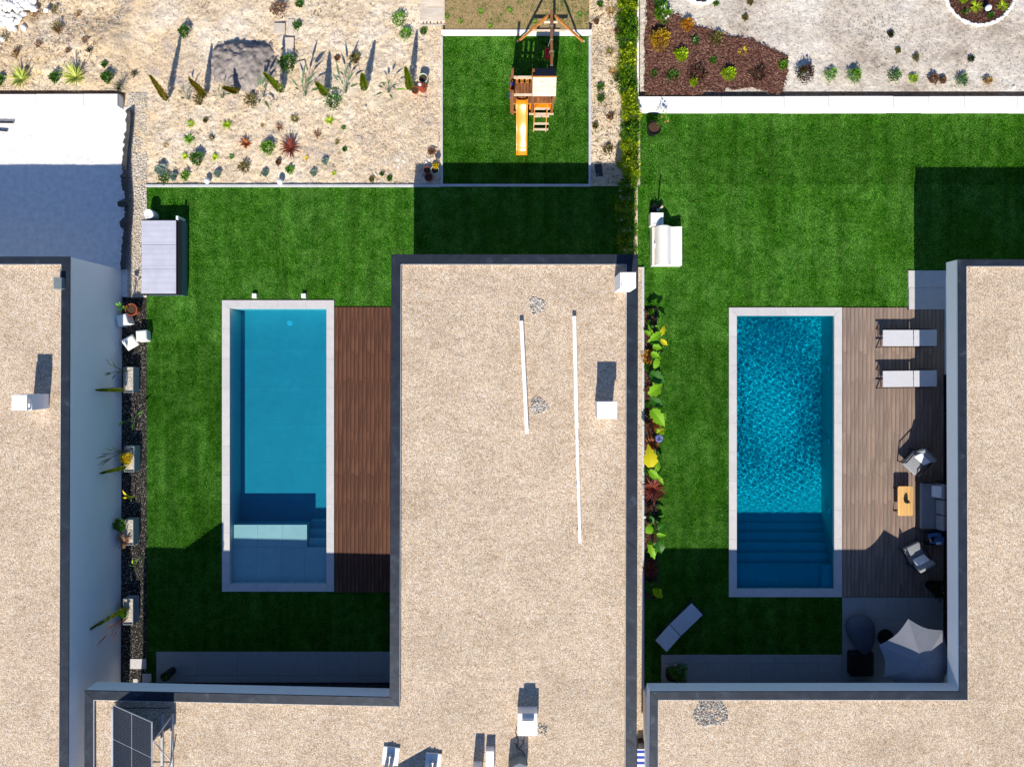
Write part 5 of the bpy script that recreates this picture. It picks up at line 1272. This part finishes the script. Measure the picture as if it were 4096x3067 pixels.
for _ in range(4000):
    u, v = rg.uniform(-30, 135), rg.uniform(-40, 108)
    if u + v * .75 > 138 and not (v < 40 and u < 135): continue
    if v > 60 and u > 105: continue
    if all((u - a) ** 2 + (v - c_) ** 2 > 15.5 ** 2 for a, c_ in pts): pts.append((u, v))
for (u, v) in pts:
    d = max(0, 1 - math.hypot(u - 40, v - 20) / 110)
    rock('white limestone rock in the heap at top left corner', W(u, v, .3 + .15 * d), rg.uniform(.19, .27), rg, 'white rocks heaped in the top left corner')
for (u, v, lab) in ((186, 42, 'lone white rock right of the rock heap'), (60, 119, 'stray white rock below the heap, left of two'), (94, 113, 'stray white rock below the heap, right of two'), (12, 158, 'stray white rock lowest at the left picture edge')):
    rock(lab, W(u, v, .34), .24, rg)
for (u, v, lab) in ((1593, 638, 'small white stone above the lone one near gravel'), (1616, 645, 'small white stone right of its twin on gravel'), (1594, 670, 'small white stone below the two others on gravel'), (1502, 697, 'pale wedge stone on the lawn curb edge'), (1705, 650, 'white stone left of the one by the pot trio'), (1717, 641, 'largest white stone above the pot trio'), (1463, 430, 'flat white stone below the upright conifer'), (4058, 348, 'small white stone at the right end of pale sand')):
    rock(lab, W(u, v, .05 if u < 4000 else .5), .11, rg, None, None, 'stone', 'stone')
def ring(label, cu, cv, r, a0, a1, n, z=.5):
    t = thing('stone_ring', label, 'stone edging', W(cu, cv, 0)); rg = random.Random(int(cu)); c0 = W(cu, cv, 0)
    for i in range(n):
        a = R(a0 + (a1 - a0) * i / n); p = W(cu + r * math.cos(a), cv + r * math.sin(a), z) - c0
        rock('', p, .135, rg, None, t, 'stone')
ring('ring of white stones around the round bed at top right', 3921, -42, 142, 2, 182, 46)
ring('ring of white stones just entering at the top edge', 2806, -80, 94, 5, 178, 30)
# grey sand heap
b = MB(); nx, ny = 60, 48
for j in range(ny + 1):
    for i in range(nx + 1):
        x, y = -1.5 + 3.0 * i / nx, -1.25 + 2.3 * j / ny
        rr = math.hypot(x / 1.3, (y + .1) / 1.1) + .3 * noise.noise(Vector((x * 1.6, y * 1.6, 4))) + .08 * noise.noise(Vector((x * 7, y * 7, 4)))
        h_ = max(0, 1 - rr) ** .55 * .5 if rr < 1 else 0
        if y > .45: h_ *= max(0, 1 - (y - .45) / .28)
        h_ += (.09 * noise.noise(Vector((x * 5, y * 5, 1))) + .06 * noise.noise(Vector((x * 13, y * 13, 1)))) * (h_ > 0) 
        b.v.append((x, y, h_ - .03))
b.f = [(j * (nx + 1) + i, j * (nx + 1) + i + 1, (j + 1) * (nx + 1) + i + 1, (j + 1) * (nx + 1) + i) for j in range(ny) for i in range(nx)]
tag(b.build('sand_heap', M['sand_grey'], None, W(978, 240, 0), True), 'heap of grey sand with a steep shaded upper side', 'sand heap')
# boards
def board(label, u0, v0, u1, v1, z, th=.03, rz=0, mat='plank', name='wooden_board', cat='board'):
    x0, y0, x1, y1 = rect(u0, v0, u1, v1, z); 
    o = bevel(MB().box(-(x1 - x0) / 2, -(y1 - y0) / 2, -th, (x1 - x0) / 2, (y1 - y0) / 2, 0).build(name, M[mat], None, ((x0 + x1) / 2, (y0 + y1) / 2, z), rz=rz), .004); return tag(o, label, cat)
board('small square pale board above the sand heap edge', 1094, 93, 1140, 136, .1, rz=-.03)
board('long pale board crossed by a conifer shadow', 1131, 150, 1174, 228, .13, rz=-.03)
board('pale board poking out under the long one', 1115, 142, 1150, 176, .08, rz=.7)
board('small pale board leaning beside the ivy clump', 1194, 244, 1224, 292, .1, rz=.25)
board('faint grey board by the green weed at top', 1150, 78, 1176, 140, .06, rz=-.02)
t = thing('pallet', 'pale wooden pallet with loose boards on top at the dry lawn corner', 'pallet', W(1731, 50, 0))
for k in range(7): MB().box(-.46 + .135 * k, -.55, .08, -.37 + .135 * k, .5, .1).build('slat', M['plank'], t)
for k in (-.44, 0, .4): MB().box(k, -.55, 0, k + .08, .5, .078).build('bearer', M['plank'], t)
MB().box(-.47, -.58, .102, .47, -.5, .12).build('slat', M['plank'], t)
for (a, z) in (((-.475, -.4, .47, .12), .15), ((-.46, .14, .47, 1.0), .16)):
    MB().box(a[0], a[1], z - .03, a[2], a[3], z).build('top_board', M['plank'], t)
board('dark slate board lying in shade beside the hedge foot', 2381, 652, 2409, 706, .06, .03, .14, 'slate', 'dark_board')
board('upper weathered beam end lying on the chalk yard', -60, 485, 50, 491, .12, .08, -.02, 'frame', 'timber_beam', 'beam')
board('lower thin beam end lying on the chalk yard', -60, 518, 26, 522, .1, .06, -.08, 'frame', 'timber_beam', 'beam')
# torn black membrane along yard
rg = random.Random(12); b = MB(); vs = []
N = 70
for i in range(N + 1):
    v = 440 + (1078 - 440) * i / N; f = (v - 440) / 640
    jag = rg.uniform(0, 10) + (28 if 800 < v < 830 else 0) + (16 if 870 < v < 905 else 0) + (8 if 700 < v < 760 else 0)
    ur = 516 + 6 * math.sin(v / 60) - 8 * f; vs.append((W(max(462, ur - 14 - jag), v + rg.uniform(-4, 4), .02), W(ur, v, .3), W(ur + 1, v, .0)))
for i in range(N):
    a, c_ = vs[i], vs[i + 1]
    b.quad(a[0], a[1], c_[1], c_[0]); b.quad(a[1], a[2], c_[2], c_[1])
tag(b.build('torn_membrane', M['black']), 'torn black membrane sheet along the right edge of chalk yard', 'membrane')

# ------------------------------------------------------------------ pump house, bins, blocks
x0, y0, x1, y1 = rect(565, 877, 722, 1180, .58)
t = thing('pump_housing', 'low storage housing with corrugated grey white roof beside the left lawn', 'storage box', ((x0 + x1) / 2, (y0 + y1) / 2, 0))
w, d = (x1 - x0) / 2, (y1 - y0) / 2
MB().box(-w + .03, -d + .03, 0, w - .02, d - .03, .5).build('body', M['teal_panel'], t)
pl = MB().box(-w, -d, .5, w, d, .535).build('roof_rim', M['black'], t)
for k in range(3):
    MB().box(-w + .01, -d + .06 + (2 * d - .1) / 3 * k, .53, w - .17, -d + .05 + (2 * d - .1) / 3 * (k + 1), .575).build('roof_panel', M['corrugated'], t)
MB().box(w - .15, -d + .02, .53, w - .13, d - .02, .57).build('gutter', M['black'], t)
MB().box(w - .02, -d + .01, .0, w + .0, d - .01, .5).build('side_panel', M['teal_panel'], t)
MB().box(w - .16, d - .02, .0, w - .08, d + .12, .6).build('corner_post', M['white'], t)
p = W(592, 855, .5)
t = thing('round_bin', 'white round bin beside the storage housing top corner', 'bin', (p.x, p.y, 0))
MB().lathe([(.0, 0), (.17, 0), (.18, .46), (.165, .5), (.15, .49), (0, .49)], 24).build('body', M['white'], t, smooth=True)
# white faceted blocks
def block(label, u, v, s, rz, tilt, z=.45):
    p = W(u, v, z); b = MB(); b.box(-s, -s, 0, s, s, z - .02, .03); o = bevel(b.build('stone_block', M['stone_white'], None, (p.x, p.y, .02), rz=rz), .03)
    o.rotation_euler.x = tilt[0]; o.rotation_euler.y = tilt[1]; tag(o, label, 'block')
block('white square block, highest of three by the terracotta pot', 487, 1279, .2, .3, (0, 0), .5)
block('large white block leaning with its shaded side up', 496, 1365, .22, .6, (.35, .3), .5)
block('white block with a stubby top beside the lawn edge', 561, 1345, .2, .1, (-.1, .1), .4)
def pot(name, label, u, v, r, h, mat, soil=True, zb=.02, cat='pot', lean=0):
    p = W(u, v, zb + h); t = thing(name, label, cat, (p.x, p.y, zb))
    MB().lathe([(0, 0), (r * .72, 0), (r * .95, h * .82), (r * 1.04, h * .84), (r * 1.04, h), (r * .9, h), (r * .88, h * .8)], 22).build('pot_shell', M[mat], t, smooth=False)
    if soil: MB().lathe([(r * .9, h * .86), (r * .5, h * .88), (0, h * .87)], 16).build('soil', M['pot_soil'], t)
    return t
pot('plant_pot', 'large terracotta pot with broad green leaves by blank wall', 524, 1238, .22, .4, 'terracotta')
strel(512, 1236, [(486, 1215, .8), (488, 1232, .8), (490, 1246, .7), (500, 1210, .8), (505, 1250, .7), (520, 1230, .7)], 'bright broad leaves rising from the large terracotta pot', 'bright', .35, .11)
pot('plant_pot', 'pale rimmed bucket pot above the stacked terracotta pots', 1692, 312, .17, .34, 'pot_green')
t = pot('plant_pot', 'stacked terracotta pots with a white inner pot on top', 1689, 348, .17, .3, 'terracotta', False)
for k in range(3): MB().lathe([(0, .1), (.13 - .025 * k, .1), (.15 - .025 * k, .3), (.12 - .025 * k, .3)], 18).build('inner_pot', M['terracotta'], t, (-.03 * k, 0, .1 + .05 * k))
MB().lathe([(0, .05), (.05, .05), (.07, .2), (0, .2)], 14).build('inner_pot', M['white'], t, (-.08, .0, .28))
pot('plant_pot', 'terracotta pot at the foot of the thick upright conifer', 1660, 360, .135, .22, 'terracotta')
pot('plant_pot', 'small shaded terracotta pot, upper left of the trio', 1708, 680, .125, .2, 'terracotta')
pot('plant_pot', 'shaded pale green pot holding a yellow sprig', 1739, 680, .15, .26, 'pot_green')
pot('plant_pot', 'shaded terracotta pot, lowest of the trio', 1714, 709, .15, .24, 'terracotta')
plant('bush', 1745, 668, 10, 'yellow', 'yellow sprig in the pale green pot', z=.24, h=.3)
t = pot('plant_pot', 'large black pot of hibiscus below the white retaining wall', 2618, 511, .25, .5, 'black')
plant('bush', 2640, 498, 26, 'bright', 'pink flowered hibiscus growing in the large black pot', 'hibiscus', z=.45, flower=('salmon', 4, .05), h=.75, n=190)
for (u, v, lab) in ((828, 724, 'opal globe lamp by the curb, left of two'), (1120, 727, 'opal globe lamp by the curb, right of two'), (3953, 32, 'opal globe lamp in the round stone ringed bed')):
    z = .2 if u < 3000 else .7; p = W(u, v, z); t = thing('globe_lamp', lab, 'garden lamp', (p.x, p.y, z - .18), 0, 'opal garden globe lamps')
    MB().lathe([(.0, -.105)] + [(.115 * math.cos(a), .115 * math.sin(a)) for a in [R(x) for x in range(-70, 91, 20)]], 20, (0, 0, .18)).build('globe', M['globe'], t, smooth=True)
    MB().lathe([(.05, -.02), (.05, .08)], 12).build('base', M['black'], t)
for (u, v, lab) in ((1017, 1183, 'small white square lamp above the calm pool, left of two'), (1214, 1183, 'small white square lamp above the calm pool, right of two')):
    p = W(u, v, .12); t = thing('lawn_lamp', lab, 'garden lamp', (p.x, p.y, 0), 0, 'white square lawn lamps above the calm pool')
    bevel(MB().box(-.085, -.085, .02, .085, .085, .14).build('housing', M['white_wall'], t), .008); MB().box(-.05, -.05, -.02, .05, .05, .02).build('base', M['black'], t)

# moulded daybed
x0, y0, x1, y1 = rect(2608, 909, 2726, 1062, .3); w = (x1 - x0)
t = thing('garden_daybed', 'white moulded garden daybed with curved backrest on right lawn', 'daybed', (x0, (y0 + y1) / 2, 0))
d = (y1 - y0) / 2
prof = [(0, 0), (0, .36), (.07, .36), (.085, .28)]
for k in range(11): a = R(180 - 9 * k * 1.45); prof.append((.09 + .29 + .29 * math.cos(a), .27 + .42 * math.sin(a)))
prof += [(w * .60, .45), (w * .635, .40), (w * .68, .38), (w * .78, .4), (w * .93, .43), (w * .99, .42), (w, .38), (w, 0)]
b = MB(); n_ = len(prof)
b.v = [(x, -d, z) for x, z in prof] + [(x, d, z) for x, z in prof]
b.f = [tuple(range(n_))[::-1][::-1], tuple(range(2 * n_ - 1, n_ - 1, -1))] + [(i, i + n_, i + n_ + 1, i + 1) for i in range(n_ - 1)]
o = b.build('shell', M['white_wall'], t); shade_auto(o, 35)
MB().box(.05, -.05, .3, .1, .1, .41).build('latch', M['white'], t)
x0, y0, x1, y1 = rect(2603, 851, 2654, 902, .4)
t = thing('service_box', 'small white square box with recessed lid above the daybed', 'box', ((x0 + x1) / 2, (y0 + y1) / 2, 0)); s_ = (x1 - x0) / 2
MB().box(-s_, -s_, 0, s_, s_, .37).build('body', M['white_wall'], t)
for q in ((-s_, -s_, -s_ + .07, s_), (s_ - .07, -s_, s_, s_), (-s_ + .07, -s_, s_ - .07, -s_ + .07), (-s_ + .07, s_ - .05, s_ - .07, s_)): MB().box(q[0], q[1], .37, q[2], q[3], .4).build('lid_rim', M['white_wall'], t)
MB().box(-s_ + .08, -s_ + .08, .37, s_ - .08, s_ - .06, .38).build('lid', M['white'], t)
p = W(2618, 836, .2); t = thing('hose_reel', 'black coiled hose and short post behind the white square box', 'hose', (p.x, p.y, 0))
for k in range(5):
    MB().tube([(.16 * math.cos(a * .5) * (1 - .1 * k), .1 * math.sin(a * .5) + .02 * k, .05 + .05 * k) for a in range(14)], .014, 6).build('hose_coil', M['black'], t)
MB().box(-.13, -.08, 0, .1, .12, .2).build('reel_body', M['black'], t)
MB().box(.12, -.0, 0, .17, .05, 1.05).build('post', M['black'], t)
x_ = MB().bar((.1, -.06, .2), (.3, .1, .24), .1, .02).build('splash_board', M['plank'], t)

# ------------------------------------------------------------------ terrace furniture
def lounger(label, p, rz, back=.12):
    """head at -x ... foot at +x"""
    t = thing('sun_lounger', label, 'sun lounger', p, rz, 'white sling sun loungers')
    L1, L2, w = .78, 1.13, .3; z = .33
    for sy in (-1, 1):
        MB().bar((-.75, sy * (w + .035), z - .05), (1.3, sy * (w + .035), z - .05), .025, .05).build('side_rail', M['frame'], t)
        for x in (-.55, 1.12): MB().bar((x, sy * (w + .035), z - .04), (x + .12, sy * (w + .05), 0), .025, .04).build('leg', M['frame'], t)
    for x in (-.5, .3, 1.2): MB().bar((x, -w, z - .05), (x, w, z - .05), .03).build('cross_bar', M['frame'], t)
    b = MB(); b.box(.03, -w, z, 1.16, w, z + .025); bevel(b.build('seat_sling', M['sling'], t), .008)
    o = MB().box(-L1, -w, 0, 0, w, .025).build('back_sling', M['sling'], t, (.0, 0, z)); o.rotation_euler.y = math.atan(back); bevel(o, .008)
    return t
p = W(3652, 1352, .33); lounger('sun lounger on the weathered deck, nearest the landing slab', (p.x, p.y, .043), math.pi, .22)
p = W(3652, 1514, .33); lounger('sun lounger on the weathered deck, nearest the armchairs', (p.x, p.y, .043), math.pi + .01, .22)
p = W(2699, 2520, .33); lounger('lone sun lounger set diagonally on the shaded lawn', (p.x, p.y, 0), R(43.9), .2)
def cushion(t, nm, x0, y0, z0, x1, y1, z1, mat, tilt=0, loc=None, rz=0):
    cx, cy, cz = (x0 + x1) / 2, (y0 + y1) / 2, (z0 + z1) / 2; a, b_, c_ = (x1 - x0) / 2, (y1 - y0) / 2, (z1 - z0) / 2
    o = MB().box(-a, -b_, -c_, a, b_, c_).build(nm, mat, t, (cx, cy, cz), rz=rz); bevel(o, min(c_ * .8, .05, a * .8), 3); o.data.polygons.foreach_set('use_smooth', [True] * len(o.data.polygons)); o.rotation_euler.y = tilt; return o
def armchair(label, p, rz):
    """faces +x"""
    t = thing('armchair', label, 'armchair', p, rz, 'grey cushioned terrace armchairs'); w = .33
    for sy in (-1, 1):
        y = sy * (w + .02)
        MB().bar((-.36, y, .58), (.34, y, .58), .035, .03).build('armrest', M['frame'], t)
        MB().bar((.32, y, .0), (.32, y, .565), .03).build('leg', M['frame'], t); MB().bar((-.3, y, .0), (-.34, y, .565), .03).build('leg', M['frame'], t)
        MB().bar((-.33, y, .25), (.34, y, .25), .03).build('side_rail', M['frame'], t)
        for k in range(5): MB().bar((-.28 + .13 * k, y, .26), (-.28 + .13 * k, y, .57), .012).build('spindle', M['frame'], t)
    MB().bar((.32, -w, .25), (.32, w, .25), .03).build('front_rail', M['frame'], t)
    cushion(t, 'seat_cushion', -.3, -w, .27, .38, w, .4, M['cushion'])
    cushion(t, 'back_cushion', -.44, -w, .4, -.3, w, .86, M['cushion'], -.35)
    MB().bar((-.34, -w, .28), (-.5, -w, .8), .03).build('back_frame', M['frame'], t); MB().bar((-.34, w, .28), (-.5, w, .8), .03).build('back_frame', M['frame'], t)
    cushion(t, 'pillow', -.26, -.25, .42, -.16, .25, .74, M['pillow'], -.75)
p = W(3661, 1848, .4); armchair('armchair with white pillow above the honey coloured table', (p.x, p.y, .043), math.atan2(-.73, -.68))
p = W(3661, 2215, .4); armchair('armchair half in shade below the honey coloured table', (p.x, p.y, .043), math.atan2(.89, -.45))
p = W(3727, 2023, .4); t = thing('sofa', 'three seat dark grey terrace sofa under the fascia', 'sofa', (p.x, p.y, .043))
cushion(t, 'seat_cushion', -.42, -.86, .26, .3, .86, .4, M['cushion'])
for k in range(3): cushion(t, 'back_cushion', .12, -.85 + .58 * k, .4, .34, -.3 + .58 * k, .78, M['cushion'], .3)
cushion(t, 'pillow', -.0, .36, .42, .1, .8, .78, M['pillow'], .7)
for sy in (-1, 1):
    MB().bar((-.44, sy * .9, .56), (.42, sy * .9, .56), .04, .03).build('armrest', M['frame'], t)
    for x in (-.42, .4): MB().bar((x, sy * .9, 0), (x, sy * .9, .545), .03).build('leg', M['frame'], t)
MB().bar((.42, -.9, .7), (.42, .9, .7), .03, .04).build('back_rail', M['frame'], t); MB().bar((-.42, -.9, .25), (-.42, .9, .25), .03, .04).build('front_rail', M['frame'], t)
p = W(3620, 2003, .4); t = thing('coffee_table', 'rounded honey coloured slatted coffee table on the deck', 'table', (p.x, p.y, .043))
hw, hl = .285, .55
for k in range(5):
    a = -hw + 2 * hw / 5 * k; e = .05 if k in (0, 4) else 0
    if k == 0: pts = [(a, -hl + .06), (a + .02, -hl + .015), (a + .06, -hl), (a + .11, -hl), (a + .11, hl), (a + .06, hl), (a + .02, hl - .015), (a, hl - .06)]
    elif k == 4: pts = [(a, -hl), (a + .054, -hl), (a + .094, -hl + .015), (a + .114, -hl + .06), (a + .114, hl - .06), (a + .094, hl - .015), (a + .054, hl), (a, hl)]
    else: pts = [(a, -hl), (a + .11, -hl), (a + .11, hl), (a, hl)]
    MB().prism(pts, .36, .385).build('slat', M['teak'], t)
for sy in (-1, 1):
    for sx in (-1, 1): MB().bar((sx * .25, sy * .42, .0), (sx * .25, sy * .42, .36), .025).build('leg', M['frame'], t)
    MB().bar((-.25, sy * .42, .012), (.25, sy * .42, .012), .025).build('foot_rail', M['frame'], t)
p = W(3626, 2004, .5); t = thing('vase', 'small dark wicker vase on the honey coloured table', 'vase', (p.x, p.y, .43))
MB().lathe([(0, 0), (.06, 0), (.085, .07), (.07, .15), (.045, .17), (.05, .19)], 16).build('body', M['frame'], t, smooth=True)
plant_v = tuft_mesh(random.Random(4), .08, 14, .02, .9, .3).build('dried_sprig', L['dark'], t, (0, 0, .16))
p = W(3735, 2152, .4); t = thing('side_table', 'dark side table loaded with blue towels beside the sofa', 'table', (p.x, p.y, .043))
MB().box(-.36, -.24, .34, .36, .26, .37).build('table_top', M['black'], t)
for sx in (-1, 1):
    for sy in (-1, 1): MB().bar((sx * .33, sy * .22, 0), (sx * .33, sy * .22, .34), .03).build('leg', M['frame'], t)
tb = plain('blue_cloth', hx(88, 120, 170), .9, .1, var=.2, scale=10)
for (x, y, z, a, b_, rz, lab, m) in ((.02, .1, .41, .24, .11, .15, 'folded blue towel, upper on the side table', tb), (.1, -.06, .41, .26, .15, -.1, 'folded blue towel, lower on the side table', tb), (.14, -.17, .45, .1, .05, .1, 'small white soap dish on the blue towels', M['pillow']), (-.1, -.03, .41, .09, .1, .3, 'small brown basket on the side table', M['teak'])):
    q = Vector((p.x + x, p.y + y, z + .04)); o = MB().box(-a, -b_, -.04, a, b_, .03).build('folded_towel' if 'towel' in lab and 'dish' not in lab else lab.split()[-7 if 0 else 2] if False else ('soap_dish' if 'dish' in lab else 'basket'), m, None, q, rz=rz); bevel(o, .03, 3); tag(o, lab, 'towel' if 'folded' in lab else ('dish' if 'dish' in lab else 'basket'))
tag(bevel(MB().box(-.07, -.16, 0, .07, .16, .015).build('magazine', M['slate'], None, (p.x - .27, p.y + .05, .415)), .003), 'dark magazine on the left end of the side table', 'magazine')
t = pot('plant_pot', 'dark pot in the shaded corner between sofa and patio', 3742, 2350, .22, .4, 'black', zb=.043)
plant('bush', 3744, 2348, 38, 'dark', 'shaded flowering plant with a few pale blooms by glass doors', z=.4, flower=('pink', 3, .05), h=.5)
# beanbag
p = W(3443, 2538, .3); b = MB(); n1, n2 = 22, 14
for j in range(n2 + 1):
    ph = math.pi * j / n2 - math.pi / 2
    for i in range(n1):
        a = 2 * math.pi * i / n1; ca, sa = math.cos(a), math.sin(a)
        ca = math.copysign(abs(ca) ** .75, ca); sa = math.copysign(abs(sa) ** .75, sa)
        yy = sa * .77 * math.cos(ph) ** .6; t_ = (yy + .77) / 1.54
        xx = ca * (.2 + .36 * min(1, t_ * 1.6) ** .8) * math.cos(ph) ** .6 - .1 * (t_ - .5) + .02
        zz = .3 + math.sin(ph) * .28 * (.55 + .65 * t_ if ph > 0 else .9) + .02 * noise.noise(Vector((xx * 5, yy * 14, 0))) * (1.5 - t_)
        b.v.append((xx, yy, max(0, zz)))
for j in range(n2):
    for i in range(n1): a = j * n1 + i; c_ = j * n1 + (i + 1) % n1; b.f.append((a, c_, c_ + n1, a + n1))
o = b.build('beanbag', M['beanbag'], None, (p.x, p.y, .03), True, rz=R(8)); tag(subsurf(o, 1), 'large slate blue beanbag on the shaded patio', 'beanbag')
p = W(3447, 2655, .3); t = thing('pouf', 'square black pouf below the beanbag on the patio', 'pouf', (p.x, p.y, .03))
bevel(MB().box(-.46, -.46, .0, .46, .46, .34).build('body', M['black'], t), .1, 4)
# cantilever parasol
zc = 2.12; cc = W(3666, 2636, zc); t = thing('parasol', 'grey fabric parasol over the shaded patio corner, tip in sunlight', 'parasol', (cc.x, cc.y, .03))
vs = [(0, 0, zc + .38)]; NP = 7; rad = [1.38, 1.46, 1.42, 1.3, 1.32, 1.38, 1.38]; angs = [48, 102, 159, 208, 258, 308, 358]
b = MB(); top = Vector((0, 0, zc + .36))
for k in range(NP):
    a0, a1 = R(angs[k]), R(angs[(k + 1) % NP] + (360 if k == NP - 1 else 0)); r0, r1 = rad[k], rad[(k + 1) % NP]; seg = 5
    P = []
    for j in range(seg + 1):
        f = j / seg; q = Vector((math.cos(a0) * r0, math.sin(a0) * r0, zc)) * (1 - f) + Vector((math.cos(a1) * r1, math.sin(a1) * r1, zc)) * f
        q.x *= 1 - .1 * math.sin(math.pi * f); q.y *= 1 - .1 * math.sin(math.pi * f); P.append(q)
    for j in range(seg): b.quad(top, P[j], P[j + 1])
o = b.build('canopy', M['canopy'], t)
MB().lathe([(.12, zc + .36), (.1, zc + .4), (0, zc + .42)], 14).build('top_cap', M['canopy'], t)
for k in range(NP):
    a0 = R(angs[k]); MB().bar((0, 0, zc + .32), (math.cos(a0) * rad[k] * .97, math.sin(a0) * rad[k] * .97, zc - .03), .02).build('rib', M['frame'], t)
MB().tube([(0, 0, 0), (0, 0, zc + .34)], .025, 10).build('pole', M['frame'], t)
MB().lathe([(0, .0), (.3, 0), (.3, .06), (.05, .09)], 20).build('base', M['black'], t)
# black vase with plant on left paving
p = W(691, 2679, .03); t = thing('tall_planter', 'tall black planter with thin leaves on left paving strip', 'planter', (p.x, p.y, .03))
MB().lathe([(0, 0), (.13, 0), (.16, .62), (.14, .62), (.12, .55), (0, .55)], 18).build('shell', M['black'], t)
tuft_mesh(random.Random(8), .26, 24, .025, .7, .5).build('foliage', L['green'], t, (0, 0, .55))
p = W(2690, 2725, .4)
pot('plant_pot', 'dark pot at the shaded end of right paving strip', 2690, 2700, .24, .42, 'black', zb=.03)
t = plant('bush', 2706, 2672, 34, 'green', 'shaded shrub with one pink bloom on right paving strip', z=.4, h=.5); 
fo = MB(); rg = random.Random(3)
for k in range(8): fo.leaf((0, 0, 0), (math.cos(k * .785) * .07, math.sin(k * .785) * .07, .03), .06, .1, 2, rg=rg)
q = W(2701, 2655, .95); tag(fo.build('hibiscus_bloom', L['pink'], None, q), 'single pink bloom above the shaded paving shrub', 'flower')
q = W(2690, 2722, .03); plant('loose', 2720, 2722, 22, 'dark', 'dark trailing plant beside the shaded paving pot', z=.05)
# passage things
p = W(2566, 3035, .3); t = thing('beach_towel', 'blue and white striped towel in the passage between houses', 'towel', (p.x, p.y, .0))
bevel(MB().box(-.17, -.45, .3, .17, .42, .36).build('cloth', M['towel'], t), .02)
MB().box(-.15, -.4, .0, .15, .45, .298).build('drying_box', M['black'], t)
p = W(2563, 2978, .2); tag(subsurf(bevel(MB().box(-.15, -.14, 0, .16, .2, .35).build('black_bag', M['black'], None, (p.x, p.y, .0)), .06), 1), 'black bag behind the striped towel in the passage', 'bag')
